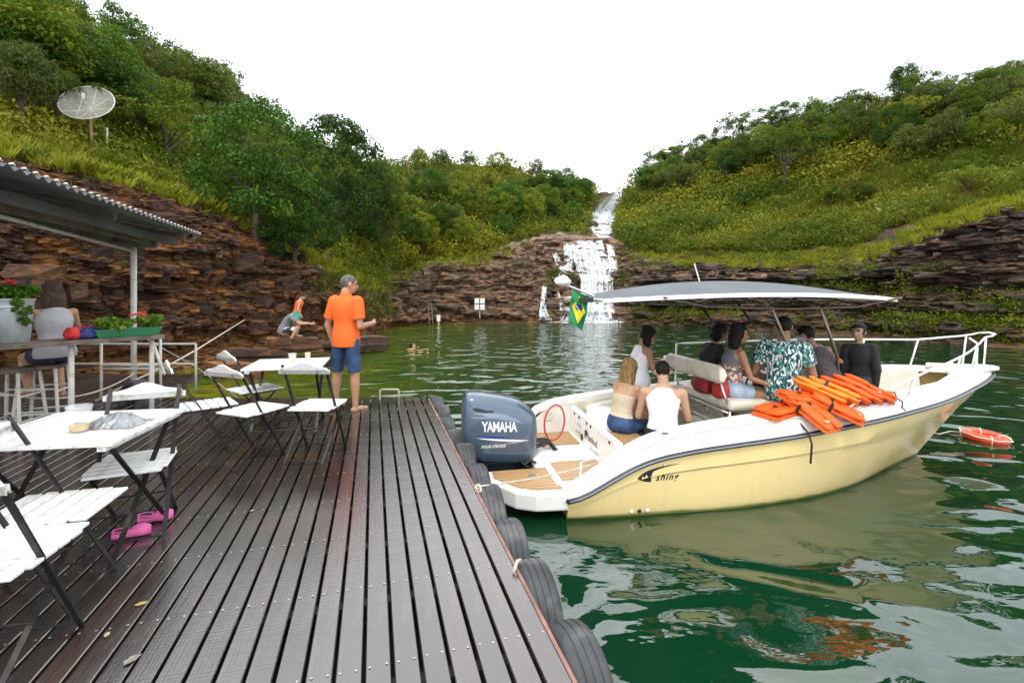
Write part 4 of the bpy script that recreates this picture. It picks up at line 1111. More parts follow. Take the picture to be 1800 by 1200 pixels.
for k in range(6): MB().tube([((-3-k)*s_, .12*k, (5+5.4*k)*s_), ((3-k)*s_, .12*k, (5+5.4*k)*s_)], .02, 4).build('rung', M_BEAM2, e)
# lifebuoy
M_BUOY = simple('orange_red_buoy', (.72, .07, .02), .35, 0, .06, 6); M_BUOYR = simple('grab_rope', (.75, .68, .55), .7)
p = G(1731, 764, WATER_Z+.06); e = thing('lifebuoy', 'orange lifebuoy floating right of the boat bow', 'lifebuoy', (p.x, p.y, WATER_Z+.035), .3); e.rotation_euler = (R_(5), R_(3), .3)
rb = []
for k in range(40):
    q = 2*PI*k/40; rb.append(Vector((.205*math.cos(q), .205*math.sin(q), 0)))
MB().tube(rb, .062, 14, closed=True).build('ring', M_BUOY, e, smooth=True)
MB().tube([Vector((.278*math.cos(q)*(1+.06*math.sin(8*q)), .278*math.sin(q)*(1+.06*math.sin(8*q)), .03)) for q in [2*PI*k/64 for k in range(64)]], .007, 5, closed=True).build('grab_rope', M_BUOYR, e)
for k in range(4):
    q = PI/4+PI/2*k; M__ = Matrix.Rotation(q, 3, 'Z'); o = MB().tube([M__ @ Vector((.205+.066*math.cos(a), 0, .066*math.sin(a))) for a in [2*PI*j/16 for j in range(16)]], .008, 5, closed=True).build('band', M_BUOYR, e)
rope('rope', 'short wet rope trailing left from the lifebuoy', [G(1694, 760, WATER_Z+.01), G(1670, 758, WATER_Z+.012), G(1650, 763, WATER_Z+.01), G(1633, 759, WATER_Z+.008)], .010)
# ================================================================== motor boat
BA = math.radians(9.5); BO = Vector((.355, 5.53, WATER_Z))
boat = thing('motor_boat', 'pale yellow and white open motor boat with grey canopy, moored beside the deck', 'boat', BO, BA)
def bw(x, y, z): return BO+Vector((math.cos(BA)*x-math.sin(BA)*y, math.sin(BA)*x+math.cos(BA)*y, z))
t = NT('gelcoat_yellow'); n = t.noise(t.obj, 1.2, 4); sx = t.n('ShaderNodeSeparateXYZ'); t.l(t.obj, sx.inputs[0])
c = t.ramp(n, [(.3, (.80, .615, .265)), (.7, (.86, .68, .315))])
c = t.mix(t.ramp(t.noise(t.obj, 3, 6, .7, (6, 1, .5)), [(.55, 0.0), (.75, .25)]), c, (.45, .36, .16))
slime = t.math('ADD', sx.outputs['Z'], t.math('MULTIPLY', t.noise(t.obj, 4, 3), .04))
c = t.mix(t.ramp(slime, [(.035, 1.0), (.06, 0.0)]), c, (.20, .22, .05))
t.col(c); t.set(Roughness=.28, Coat_Weight=.3); M_YEL = t.m
M_GEL = simple('gelcoat_white', (.84, .83, .79), .3, 0, .03, 4, dirt=(.70, .67, .60), dscale=2, coat=.3)
M_CREAM = simple('cream_liner', (.70, .66, .56), .45, 0, .06, 4, dirt=(.52, .46, .34), dscale=3)
M_VINYL = simple('ivory_vinyl', (.70, .66, .55), .4, 0, .06, 7, dirt=(.46, .42, .32), dscale=5)
M_RUB = simple('rub_rail_rubber', (.022, .024, .03), .4)
M_RUBG = simple('rub_rail_insert', (.20, .22, .25), .4)
M_CHROME = simple('stainless', (.62, .62, .62), .18, .9, .05, 6)
M_RAILW = simple('polished_rail', (.80, .80, .80), .2, .35, .03, 6)
M_BLK = simple('black_plastic', (.012, .012, .014), .35)
t = NT('teak_deck'); sx = t.n('ShaderNodeSeparateXYZ'); t.l(t.obj, sx.inputs[0])
fr = t.math('FRACT', t.math('MULTIPLY', sx.outputs['Y'], 16.0)); line = t.ramp(fr, [(.0, 1.0), (.07, 1.0), (.08, 0.0)], 'CONSTANT')
c = t.ramp(t.noise(t.obj, 5, 6, .6, (1, 12, 1)), [(.3, (.30, .155, .055)), (.7, (.46, .27, .11))])
c = t.mix(line, c, (.62, .50, .32)); t.col(c); t.set(Roughness=.42); M_TEAK = t.m

BX = [0, .5, 2, 3.5, 4.3, 5, 5.6, 6.0, 6.25]; BB = [1.05, 1.09, 1.12, 1.06, .93, .68, .40, .17, .0]
RXk = [0, .15, .38, .63, .88, 1.27, 1.79, 2.45, 3.07, 3.73, 4.18, 4.59, 5.14, 6.25]; RZk = [.19, .23, .36, .49, .565, .62, .665, .715, .78, .86, .91, .95, 1.0, 1.05]
def bm(x): return float(np.interp(x, BX, BB))
def rz_(x):
    return float(np.mean([np.interp(x+d_, RXk, RZk) for d_ in (-.12, -.06, 0, .06, .12)]))
def smoothb(x): return float(np.mean([np.interp(x+d_, BX, BB) for d_ in (-.25, -.12, 0, .12, .25)])) if .3 < x < 5.9 else bm(x)
# hull levels: (height fraction of rail, end x, breadth factor table)
LV = []
for f, xe, sc_b in ((-.6, 4.55, 0.0), (-.35, 4.75, .55), (-.08, 4.95, .90), (0, 5.02, .93), (.12, 5.15, .95), (.35, 5.42, .965), (.6, 5.72, .98), (.70, 5.86, .985), (.715, 5.88, .997), (.9, 6.12, .998), (1.0, 6.25, 1.0)):
    LV.append((f, xe, sc_b))
def hull_pt(s, lv, side=-1):
    f, xe, kb = lv; x = s*xe
    X6 = s*6.25; top = rz_(X6); b = smoothb(X6)
    pinch = 1-(1-f if f >= 0 else 1)*.55*max(0, (s-.35)/.65)**1.6 if f < 1 else 1
    if f < 0: z = f*.5; pinch *= 1
    else: z = f*top
    return Vector((x, side*b*kb*pinch, z))
NS = 70
def hull_grid(side):
    return [[hull_pt(k/NS, lv, side) for k in range(NS+1)] for lv in LV]
Gs, Gp = hull_grid(-1), hull_grid(1)
mb = MB(); n0 = len(LV)
mb.grid(Gs); mb.grid([list(reversed(r_)) for r_ in Gp])
tr_s = [Gs[i][0] for i in range(n0)]; tr_p = [Gp[i][0] for i in range(n0)]
mb.add(tr_s+tr_p, [(i, i+1, n0+i+1, n0+i) for i in range(n0-1)])
hull = mb.build('hull', M_YEL, boat, smooth='auto')
hb = BVHTree.FromPolygons([v for v in mb.v], mb.f)
def hull_y(x, z):
    p, n_, i, d_ = hb.ray_cast(Vector((x, -3, z)), Vector((0, 1, 0))); return (p.y, n_) if p else (-1.0, Vector((0, -1, 0)))
# rub rail
xs = np.linspace(0, 6.25, 60)
rp = [Vector((x, -smoothb(x)-.012, rz_(x))) for x in xs]; rpp = [Vector((x, smoothb(x)+.012, rz_(x))) for x in reversed(xs)]
MB().tube([Vector((-.02, -.9, .19))]+rp+rpp[1:]+[Vector((-.02, .9, .19))], .024, 8).build('rub_rail', M_RUB, boat, smooth=True)
MB().tube([p+Vector((0, -.020, .003)) for p in rp[:-1]], .009, 6).build('rail_insert', M_RUBG, boat, smooth=True)
# deck cap, open in the middle
def capprof(x, side):
    b = smoothb(x); r_ = rz_(x)
    h_ = float(np.interp(x, [0, .15, .45, .9, 1.6, 2, 4, 5.5, 6.25], [.05, .06, .085, .14, .165, .17, .13, .10, .03]))
    if side == 1: h_ = max(h_, float(np.interp(x, [0, .1, .4, .9, 1.6], [.46, .60, .70, .76, .82]))-r_)
    inner = float(np.interp(x, [0, .5, .6, 3.6, 4.6, 5.2, 5.5], [.80, .80, .80, .79, .60, .30, .0])) if x < 5.5 else 0
    inner = min(inner, max(b-.04, 0))
    mid = (b*.86+inner*.14)
    return [Vector((x, side*y, z)) for y, z in ((b, r_+.01), (b*.992, r_+.04), (b*.965, r_+h_*.62), (b*.93, r_+h_*.88), (mid*.985, r_+h_), (inner*.55+mid*.45, r_+h_+.012), (inner+.015 if inner else 0, r_+h_+.018), (inner, r_+h_+.006), (inner, r_+h_-.05))]
mb = MB()
xs2 = np.concatenate([np.linspace(0, .6, 16), np.linspace(.68, 6.25, 66)])
for side in (-1, 1):
    P = [capprof(x, side) for x in xs2]
    if side == 1: P = [list(reversed(q)) for q in P]
    mb.grid(P)
for side in (-1, 1):   # rounded aft end
    q = capprof(0, side); b_ = [Vector((-.03, v.y*.98, .17)) for v in q]; q2 = [Vector((-.035, v.y*.985, v.z*.9)) for v in q]
    gg = [q, q2, b_]
    if side == 1: gg = [list(reversed(r_)) for r_ in gg]
    mb.grid([list(r_) for r_ in gg])
mb.build('deck_cap', M_GEL, boat, smooth='auto')
# pulpit plate at the bow
mb = MB(); mb.prism([(5.6, -.36), (6.0, -.17), (6.2, -.12), (6.27, 0), (6.2, .12), (6.0, .17), (5.6, .36)], 1.10, 1.15)
mb.build('bow_plate', M_GEL, boat, bevel=.01)
# interior liner: floor, walls, foredeck
def inhull(x, y, z, m_=.04):
    yh = max(abs(hull_y(x, max(z, .03))[0])-m_, 0.0) if x < 5.9 else 0.0
    return Vector((x, math.copysign(min(abs(y), yh), y), z))
mb = MB()
wall = []
for side in (-1, 1):
    A_ = []
    for x in np.linspace(.56, 5.3, 40):
        q = capprof(x, side); inn = abs(q[-1].y); A_.append([q[-1], inhull(x, side*max(inn-.02, 0), .55), inhull(x, side*max(inn-.05, 0), .13 if x < 4.36 else .52)])
    mb.grid(A_ if side == -1 else [list(reversed(r_)) for r_ in A_])
mb.build('inner_wall', M_CREAM, boat, smooth='auto')
fl = MB(); ff = [inhull(x, -max(abs(capprof(x, -1)[-1].y)-.03, .01), .13) for x in np.linspace(.56, 4.4, 20)]
fl.add(ff+[Vector((v.x, -v.y, v.z)) for v in ff], [(i, i+1, 20+i+1, 20+i) for i in range(19)]); fl.build('cockpit_floor', M_CREAM, boat)
# raised casting deck in the bow
ff = [inhull(x, -max(abs(capprof(x, -1)[-1].y)-.02, .01), .52) for x in np.linspace(4.35, 5.44, 12)]
MB().add(ff+[Vector((v.x, -v.y, v.z)) for v in ff]+[inhull(ff[0].x, ff[0].y, .13), inhull(ff[0].x, -ff[0].y, .13)], [(i, i+1, 12+i+1, 12+i) for i in range(11)]+[(0, 12, 25, 24)]).build('bow_seat', M_GEL, boat)
# aft well: floor, transom wall, sides
MB().box((.26, 0, .265), (.66, 1.72, .05)).build('well_floor', M_GEL, boat)
for a_, b_ in ((-.79, -.28), (.28, .79)):
    MB().box((.27, (a_+b_)/2, .296), (.52, b_-a_, .010)).build('teak_panel', M_TEAK, boat)
MB().box((.60, 0, .43), (.075, 1.60, .40)).build('transom_wall', M_GEL, boat, bevel=.012)
for s_ in (-1, 1):
    mb = MB(); mb.add([Vector((x, s_*.808, .20)) for x in (0, .2, .4, .6)]+[Vector((x, s_*.808, capprof(x, s_)[-1].z)) for x in (0, .2, .4, .6)], [(0, 1, 5, 4), (1, 2, 6, 5), (2, 3, 7, 6)]); o = mb.build('well_side', M_GEL, boat); q = o.modifiers.new('t', 'SOLIDIFY'); q.thickness = .02
# swim platform in two wings joined round the motor
plat = [(0.02, -1.03), (-.30, -1.01), (-.48, -.92), (-.70, -.62), (-.70, -.36), (-.16, -.33), (-.16, .33), (-.70, .36), (-.70, .62), (-.48, .92), (-.30, 1.01), (.02, 1.03)]
MB().prism(plat, .10, .268).build('swim_platform', M_GEL, boat, bevel=.022)
M_TEAK2 = M_TEAK
for s_ in (-1, 1):
    pp = [(-.03, s_*.93), (-.28, s_*.92), (-.44, s_*.84), (-.64, s_*.57), (-.64, s_*.40), (-.03, s_*.38)]
    if s_ == 1: pp.reverse()
    MB().prism(pp, .266, .280).build('teak_panel', M_TEAK2, boat)
# motor bracket and hump
mb = MB(); mb.ell((.02, -.02, .28), (.22, .30, .07), 20, 12); mb.build('motor_hump', M_GEL, boat, smooth=True)
# stern bench with round lid and teak top
MB().prism([(.63, -.78), (1.0, -.78), (1.0, -.22), (.63, -.22)], .13, .575).build('stern_seat', M_GEL, boat, bevel=.015)
MB().prism([(.66, -.74), (.97, -.74), (.97, -.25), (.66, -.25)], .574, .583).build('teak_panel', M_TEAK, boat)
mb = MB(); mb.lathe([(.30, .13), (.31, .60), (.29, .64), (.20, .66), (.01, .668)], 30); 
for i, v_ in enumerate(mb.v): mb.v[i] = Vector((.93+v_.x*.95, .28+v_.y*1.5, v_.z))
mb.build('live_well_lid', M_GEL, boat, smooth='auto')
# side bolster and far seat
pts = []
for x in np.linspace(.75, 3.3, 14): pts.append(Vector((x, .72, rz_(x)+.05)))
MB().tube(pts, .07, 12).build('side_bolster', M_VINYL, boat, smooth=True)
MB().prism([(1.1, .35), (1.7, .35), (1.7, .78), (1.1, .78)], .13, .50).build('side_seat', M_VINYL, boat, bevel=.04)
# fittings
def fit(name, mb, m, smooth=False): return mb.build(name, m, boat, smooth=smooth)
z_ = capprof(.98, -1)[5].z
fit('rod_holder', MB().lathe([(.050, 0), (.052, .008), (.036, .010)], 20, (1.02, -.93, z_+.004)), M_CHROME, 'auto'); fit('rod_hole', MB().lathe([(.032, 0), (.032, .003)], 16, (1.02, -.93, z_+.012)), M_BLK)
for y_, z2 in ((.62, .58), (.42, .58), (.12, .585), (-.02, .585), (-.62, .585)):
    fit('snap_latch', MB().box((.558, y_, z2), (.012, .028, .028)), M_BLK)
fit('deck_drain', MB().lathe([(.04, 0), (.04, .006)], 16).box((0, 0, 0), (.001, .001, .001)), M_BLK).matrix_local = Matrix.Translation((.556, .30, .37)) @ Matrix.Rotation(-PI/2, 4, 'Y')
fit('shore_socket', MB().lathe([(.035, 0), (.035, .01)], 16), M_BLK).matrix_local = Matrix.Translation((.556, .13, .47)) @ Matrix.Rotation(-PI/2, 4, 'Y')
fit('locker_door', MB().box((.25, .800, .52), (.13, .012, .12)), M_CREAM)
for x in (.12, .40): 
    zc = capprof(x, -1)[5].z
for x in (.18, ):
    fit('cleat', MB().tube([(x-.02, -.86, capprof(x, -1)[5].z-.01), (x, -.86, capprof(x, -1)[5].z+.16)], .012, 6).tube([(x, -.86, capprof(x, -1)[5].z+.16), (x+.16, -.86, capprof(x+.16, -1)[5].z+.10), (x+.30, -.86, capprof(x+.3, -1)[5].z)], .006, 6), M_RAILW, True)
fit('cleat', MB().box((-.25, -.62, .29), (.10, .03, .02)), M_CHROME)
y1_, n_ = hull_y(.93, .50); fit('vent_cap', MB().ell((.93, y1_-.004, .50), (.018, .012, .016), 10, 6), M_CHROME, True)
for x in (.62, .70, .78): y1_, n_ = hull_y(x, .055); fit('through_hull', MB().ell((x, y1_-.004, .055), (.02, .012, .02), 12, 6), M_GEL if x != .70 else M_BLK, True)
mb = MB(); rr = []
for x in np.linspace(.9, 4.6, 40):      # fine knuckle line
    z2 = rz_(x)*.70; y1_, n_ = hull_y(x, z2); rr.append((x, y1_-.001, z2))
MB().tube(rr, .0035, 4).build('hull_line', simple('hull_line', (.42, .33, .14), .5), boat)
# lettering
def text_mesh(s, size, shear=0.0, extrude=.0, spacing=1.0, offset=0.0):
    cu = bpy.data.curves.new('lettering', 'FONT'); cu.body = s; cu.size = size; cu.shear = shear; cu.extrude = extrude; cu.space_character = spacing; cu.offset = offset
    cu.align_x = 'LEFT'; cu.resolution_u = 3; o = bpy.data.objects.new('tmp', cu); C.objects.link(o)
    dg = bpy.context.evaluated_depsgraph_get(); me = bpy.data.meshes.new_from_object(o.evaluated_get(dg)); bpy.data.objects.remove(o); bpy.data.curves.remove(cu); return me
def wrap_text(me, fn):
    b_ = bmesh.new(); b_.from_mesh(me); bmesh.ops.triangulate(b_, faces=b_.faces)
    bmesh.ops.subdivide_edges(b_, edges=[e_ for e_ in b_.edges if e_.calc_length() > .05], cuts=2)
    for v_ in b_.verts: v_.co = fn(v_.co.x, v_.co.y, v_.co.z)
    b_.to_mesh(me); b_.free(); return me
M_INK = simple('black_lettering', (.015, .015, .02), .4); M_WLET = simple('white_lettering', (.82, .82, .82), .35); M_GREYL = simple('grey_lettering', (.30, .31, .33), .5)
def on_hull(x0, z0):
    def f(a, b, c_):
        y_, n_ = hull_y(x0+a, z0+b); return Vector((x0+a, y_-.003, z0+b))
    return f
me = wrap_text(text_mesh('shing', .092, .35, 0, 1.2, .0015), on_hull(.845, .350)); me.materials.clear(); link('lettering', me, M_INK, boat)
fin = []
for k in range(17):
    u_ = k/16; fin.append((.66+.52*u_, .355+.125*math.sin(u_*1.5)**.8+ .02*u_))
hook = [(.735, .395)] + fin[:0]
outl = [(.655, .385), (.70, .425), (.76, .455), (.84, .478), (.95, .497), (1.10, .508), (.95, .484), (.86, .462), (.80, .440), (.775, .415), (.775, .390), (.79, .365), (.80, .340), (.745, .345), (.70, .360)]
b_ = bmesh.new(); vs_ = [b_.verts.new((x, 0, z)) for x, z in outl]; b_.faces.new(vs_); bmesh.ops.triangulate(b_, faces=b_.faces); bmesh.ops.subdivide_edges(b_, edges=b_.edges, cuts=2)
for v_ in b_.verts: v_.co = Vector((v_.co.x, hull_y(v_.co.x, v_.co.z)[0]-.003, v_.co.z))
me = bpy.data.meshes.new('fin_logo'); b_.to_mesh(me); b_.free(); link('fin_logo', me, M_INK, boat)
# transom wall lettering faces aft: reads from port (far) to starboard (near)
def on_transom(y0, z0): return lambda a, b, c_: Vector((.561, y0-a, z0+b))
for s, sz, y0, z0, sh_, m_ in (('eYtankod.', .115, .22, .40, .25, M_INK), ('SÃO SIMÃO', .062, .02, .315, 0, M_GREYL), ('AGGUI', .055, .52, .46, 0, M_GREYL), ('CAPIT OLIO'[:5], .06, .56, .36, 0, M_GREYL)):
    if s == 'CAPIT': s = '2G RES'
    me = wrap_text(text_mesh(s, sz, sh_, 0, 1.0, .002 if m_ is M_INK else 0), on_transom(y0, z0)); me.materials.clear(); link('lettering', me, m_, boat)

# ---- outboard motor
om = sub('outboard_motor', boat, (-.50, 0, 0), (0, 0, 0))
M_COWL = simple('cowling_blue_grey', (.085, .125, .175), .22, .25, .05, 3, coat=.6); M_COWL2 = simple('cowling_lower', (.022, .032, .045), .35)
M_COWLT = simple('cowling_top_band', (.20, .25, .32), .2, .3, .05, 3, coat=.6)
def sup(cx, a, b, z, n=36, e=.34, lift=0.0):
    out = []
    for k in range(n):
        q = 2*PI*k/n; cq, sq = math.cos(q), math.sin(q)
        x = a*math.copysign(abs(cq)**e, cq); y = b*math.copysign(abs(sq)**(e*1.35), sq); out.append(Vector((cx+x, y, z+lift*x/a)))
    return out
OP = [(.285, 0, .30, .15, -.02), (.30, 0, .35, .195, -.03), (.36, -.005, .385, .225, -.03), (.46, -.01, .41, .245, -.02), (.60, -.015, .42, .255, -.01), (.72, -.015, .415, .252, -.02), (.80, -.02, .41, .245, -.03), (.87, -.035, .385, .232, -.045), (.93, -.06, .35, .21, -.055), (.975, -.085, .30, .175, -.05), (1.0, -.11, .23, .13, -.035), (1.01, -.12, .12, .07, -.02)]
mb = MB(); mb.rings([sup(cx, a, b, z, lift=lf) for z, cx, a, b, lf in OP]); mb.build('cowling', M_COWL, om, smooth='auto')
cbv = BVHTree.FromPolygons(mb.v, mb.f)
def cowl_y(x, z):
    p, n_, i, d_ = cbv.ray_cast(Vector((x, -2, z)), Vector((0, 1, 0))); return p.y if p else -.25
def on_cowl(x0, z0, of=.003): return lambda a, b, c_: Vector((x0+a, cowl_y(x0+a, z0+b)-of, z0+b))
me = wrap_text(text_mesh('YAMAHA', .150, 0, 0, .92, .0035), lambda a, b, c_: on_cowl(-.225, .655)(a*.64, b*.98-.03*a, 0)); me.materials.clear(); link('lettering', me, M_WLET, om)
me = wrap_text(text_mesh('FOUR STROKE', .040, .3, 0, 1.0, .001), on_cowl(-.235, .475)); me.materials.clear(); link('lettering', me, M_WLET, om)
def cowl_patch(name, poly, m_, of=.0035):
    b_ = bmesh.new(); vs_ = [b_.verts.new((x, 0, z)) for x, z in poly]; b_.faces.new(vs_); bmesh.ops.triangulate(b_, faces=b_.faces)
    bmesh.ops.subdivide_edges(b_, edges=b_.edges, cuts=3)
    for v_ in b_.verts: v_.co = Vector((v_.co.x, cowl_y(v_.co.x, v_.co.z)-of, v_.co.z))
    me = bpy.data.meshes.new(name); b_.to_mesh(me); b_.free(); link(name, me, m_, om)
cowl_patch('stripe', [(-.30, .590), (-.10, .572), (.12, .552), (.30, .535), (.12, .528), (-.06, .546), (-.2, .568)], M_WLET)
cowl_patch('stripe', [(.05, .520), (.30, .532), (.12, .508), (-.15, .510)], M_GREYL)
cowl_patch('blue_stripe', [(-.30, .600), (-.10, .598), (.12, .572), (-.02, .570), (-.2, .585)], simple('deep_blue', (.01, .05, .30), .3), .004)
cowl_patch('top_band', [(-.37, .80), (-.10, .785), (.08, .755), (.22, .715), (.16, .77), (-.02, .835), (-.30, .85)], M_COWLT)
cowl_patch('air_intake', [(-.33, .895), (-.28, .905), (-.18, .875), (-.10, .868), (-.10, .850), (-.20, .850), (-.30, .868)], M_BLK)
mb = MB(); mb.rings([sup(-.02, a, b, z, e=.5) for z, a, b in ((.29, .27, .14), (.22, .24, .13), (.12, .20, .11), (-.1, .16, .08), (-.5, .12, .05))]); mb.build('mid_section', M_COWL2, om, smooth='auto')
mb = MB(); mb.rings([sup(0, a, b, z, e=.4) for z, a, b in ((.255, .30, .16), (.285, .335, .185), (.30, .345, .19))]); mb.build('apron', M_COWL2, om, smooth='auto')
mb = MB(); mb.box((.27, 0, .18), (.22, .24, .24)); mb.build('bracket', M_BLK, om, bevel=.02)
mb = MB(); r = random.Random(9)
for k in range(7):
    a_ = Vector((.28, -.12+.04*k, .27)); b_ = Vector((.52+.05*r.random(), -.05+.03*k, .45)); mb.tube([a_, a_.lerp(b_, .4)+Vector((0, r.uniform(-.06, .06), r.uniform(.05, .12))), b_+Vector((.03, 0, -.02)), b_+Vector((.12, r.uniform(-.05, .05), -.13))], .011, 6)
mb.tube([(.18, -.19, .30), (.24, -.24, .27), (.31, -.22, .31), (.36, -.26, .29)], .012, 6).tube([(.20, -.16, .26), (.30, -.20, .22), (.42, -.16, .26)], .010, 6)
mb.build('cables', M_BLK, om, smooth=True)
lp = []
for k in range(26):
    q = -1.9+k/25*5.6; lp.append(Vector((.66+.12*math.cos(q)*1.0+.03*math.sin(q), .10+.05*math.sin(q), .62+.19*math.sin(q))))
MB().tube([Vector((.30, -.02, .33)), Vector((.42, .02, .36)), Vector((.52, .05, .41))]+lp+[Vector((.60, .1, .40)), Vector((.50, .08, .33))], .010, 6).build('red_fuel_hose', simple('red_hose', (.45, .02, .02), .35), om, smooth=True)

# ---- leaning post seat
lp_ = sub('helm_seat', boat, (1.95, 0, 0))
MB().prism([(.0, -.60), (.48, -.60), (.48, .60), (.0, .60)], .84, .95).build('cushion', M_VINYL, lp_, bevel=.04)
MB().prism([(.44, -.60), (.54, -.60), (.54, .60), (.44, .60)], .66, .93).build('front_roll', M_VINYL, lp_, bevel=.04)
mb = MB(); mb.rings([[Vector((-.10+.045*math.cos(q), y, 1.24+.10*s_*math.sin(q))) for q in [2*PI*k/16 for k in range(16)]] for y, s_ in ((-.62, .3), (-.61, .75), (-.55, 1), (0, 1), (.55, 1), (.61, .75), (.62, .3))]); mb.build('backrest', M_VINYL, lp_, smooth='auto')
mb = MB()
for s_ in (-1, 1):
    mb.tube([(-.06, s_*.48, 1.20), (-.02, s_*.52, 1.0), (.03, s_*.56, .86)], .014, 8).tube([(0, s_*.58, .84), (0, s_*.58, .13)], .018, 8).tube([(.45, s_*.58, .84), (.45, s_*.58, .13)], .018, 8).tube([(0, s_*.58, .62), (.45, s_*.58, .62)], .012, 6)
for z_ in (.82, .66): mb.tube([(-.01, -.58, z_), (-.01, .58, z_)], .014, 8)
mb.tube([(0, -.58, .30), (0, .58, .30)], .012, 6)
mb.build('seat_frame', M_CHROME, lp_, smooth=True)
MB().box((.16, -.42, .48), (.3, .26, .30)).build('side_box', M_GEL, lp_, bevel=.02)
MB().box((.22, .05, .36), (.36, .60, .42)).build('cooler', M_CREAM, lp_, bevel=.03)
# ---- console
co = sub('console', boat, (3.05, 0.02, 0))
mb = MB(); mb.rings([[Vector((x, y, z)) for x, y in pl_] for pl_, z in (([(-.18, -.36), (.42, -.30), (.42, .30), (-.18, .36)], .13), ([(-.20, -.36), (.40, -.30), (.40, .30), (-.20, .36)], .80), ([(-.08, -.35), (.36, -.28), (.36, .28), (-.08, .35)], 1.10), ([(.02, -.32), (.32, -.26), (.32, .26), (.02, .32)], 1.22))]); mb.build('console_body', M_GEL, co, bevel=.02)
MB().add([(-.205, -.33, .82), (-.205, .33, .82), (-.088, .32, 1.09), (-.088, -.32, 1.09)], [(0, 1, 2, 3)]).build('dashboard', M_BLK, co)
mb = MB()
for y_ in (-.22, -.08, .06, .2): mb.lathe([(.035, 0), (.035, .012)], 14, (0, 0, 0))
mb = MB(); rg = [Vector((-.30+.05*math.sin(q), .08+.16*math.cos(q), .98+.16*math.sin(q))) for q in [2*PI*k/24 for k in range(24)]]
mb.tube(rg, .012, 6, closed=True).tube([(-.30, .08, .98), rg[2]], .01, 5).tube([(-.30, .08, .98), rg[10]], .01, 5).tube([(-.30, .08, .98), rg[18]], .01, 5).tube([(-.30, .08, .98), (-.16, .08, .96)], .02, 6); mb.build('steering_wheel', M_BLK, co, smooth=True)
for y_ in (-.2, -.06): 
    MB().box((-.14, y_, 1.0), (.02, .10, .07)).build('gauge', simple('gauge_face', (.05, .09, .10), .1), co)
t = NT('windshield'); t.col((.55, .62, .60)); t.set(Roughness=.08, Alpha=.30); M_WS = t.m
mb = MB(); P = []
for z_ in (1.16, 1.62):
    P.append([Vector((x+(-.10 if z_ > 1.3 else 0), y, z_)) for x, y in ((.0, -.34), (.22, -.33), (.33, -.22), (.36, 0), (.33, .22), (.22, .33), (.0, .34))])
mb.grid(P).build('windshield', M_WS, co, smooth=True); MB().tube(P[1], .010, 6).build('windshield_frame', M_CHROME, co)
# ---- canopy
t = NT('canopy_canvas'); n = t.noise(t.obj, 2, 5, .6); t.col(t.ramp(n, [(.3, (.085, .095, .108)), (.7, (.12, .135, .15))])); t.set(Roughness=.75); t.bump(t.noise(t.obj, 90, 2), .3, .002); M_CANVAS = t.m
M_TRIM = simple('white_canvas_trim', (.82, .82, .80), .6)
can = sub('canopy', boat, (0, 0, 0))
CX0, CX1, CZ = .45, 3.93, 2.06
def cz_(x, y):
    u_ = (x-(CX0+CX1)/2)/((CX1-CX0)/2); v_ = y/1.0
    return CZ+.165*(1-u_*u_*.97)**1.0*(1-.92*abs(v_)**2.2)*1.0 + (.055 if False else 0)+.05*(1-u_*u_)
def cw(x):
    u_ = (x-(CX0+CX1)/2)/((CX1-CX0)/2); return 1.02*(1-.30*abs(u_)**3.0)
nx, ny = 44, 24
top = [[Vector((CX0+(CX1-CX0)*i/nx, (-1+2*j/ny)*cw(CX0+(CX1-CX0)*i/nx), cz_(CX0+(CX1-CX0)*i/nx, -1+2*j/ny))) for j in range(ny+1)] for i in range(nx+1)]
o = MB().grid(top).build('canvas', M_CANVAS, can, smooth=True); q = o.modifiers.new('t', 'SOLIDIFY'); q.thickness = .008; q.offset = -1
per = [top[i][0] for i in range(nx+1)]+[top[nx][j] for j in range(1, ny+1)]+[top[i][ny] for i in range(nx-1, -1, -1)]+[top[0][j] for j in range(ny-1, 0, -1)]
MB().tube(per, .014, 6, closed=True).build('edge_tube', M_RAILW, can, smooth=True)
valance = [[p+Vector((0, 0, .004)), p-Vector((0, 0, .028))] for p in [v_+Vector((0, -.016 if v_.y < 0 else .016, 0)) for v_ in per]]
valance.append(valance[0]); MB().grid(valance).build('edge_trim', M_TRIM, can)
mb = MB()
for s_ in (-1, 1):     # lower hoops and struts
    y_ = s_*.72
    mb.tube([(1.0, s_*.95, CZ+.03), (1.6, y_, CZ-.07), (2.6, y_, CZ-.10), (3.4, y_, CZ-.08), (3.8, s_*.90, CZ+.02)], .013, 8)
    mb.tube([(2.35, y_, CZ-.06), (2.70, y_*.8, 1.45), (3.02, s_*.40, .14)], .018, 8)
    mb.tube([(2.95, y_, CZ-.08), (3.30, y_*.8, 1.40), (3.52, s_*.40, .14)], .018, 8)
for x_ in (1.6, 2.35, 2.95, 3.5): mb.tube([(x_, -.72, CZ-.08), (x_, -.3, CZ+.0), (x_, .3, CZ+.0), (x_, .72, CZ-.08)], .012, 6)
mb.build('canopy_frame', simple('frame_bronze', (.18, .15, .12), .25, .8), can, smooth=True)
mb = MB()
for x_ in np.arange(.7, 3.85, .18):
    mb.tube([(x_, -cw(x_)*.985, cz_(x_, -1)-.03), (x_+.05, -cw(x_)*.90, cz_(x_, -1)-.02)], .004, 4)
mb.build('lacing', M_TRIM, can)
MB().tube([(2.0, .1, cz_(2, .1)), (1.93, .1, cz_(2, .1)+.22)], .008, 6).build('aerial', M_WHITE, can)
MB().box((.33, -.55, CZ-.0), (.14, .06, .05)).build('flag_clamp', M_BLK, can)
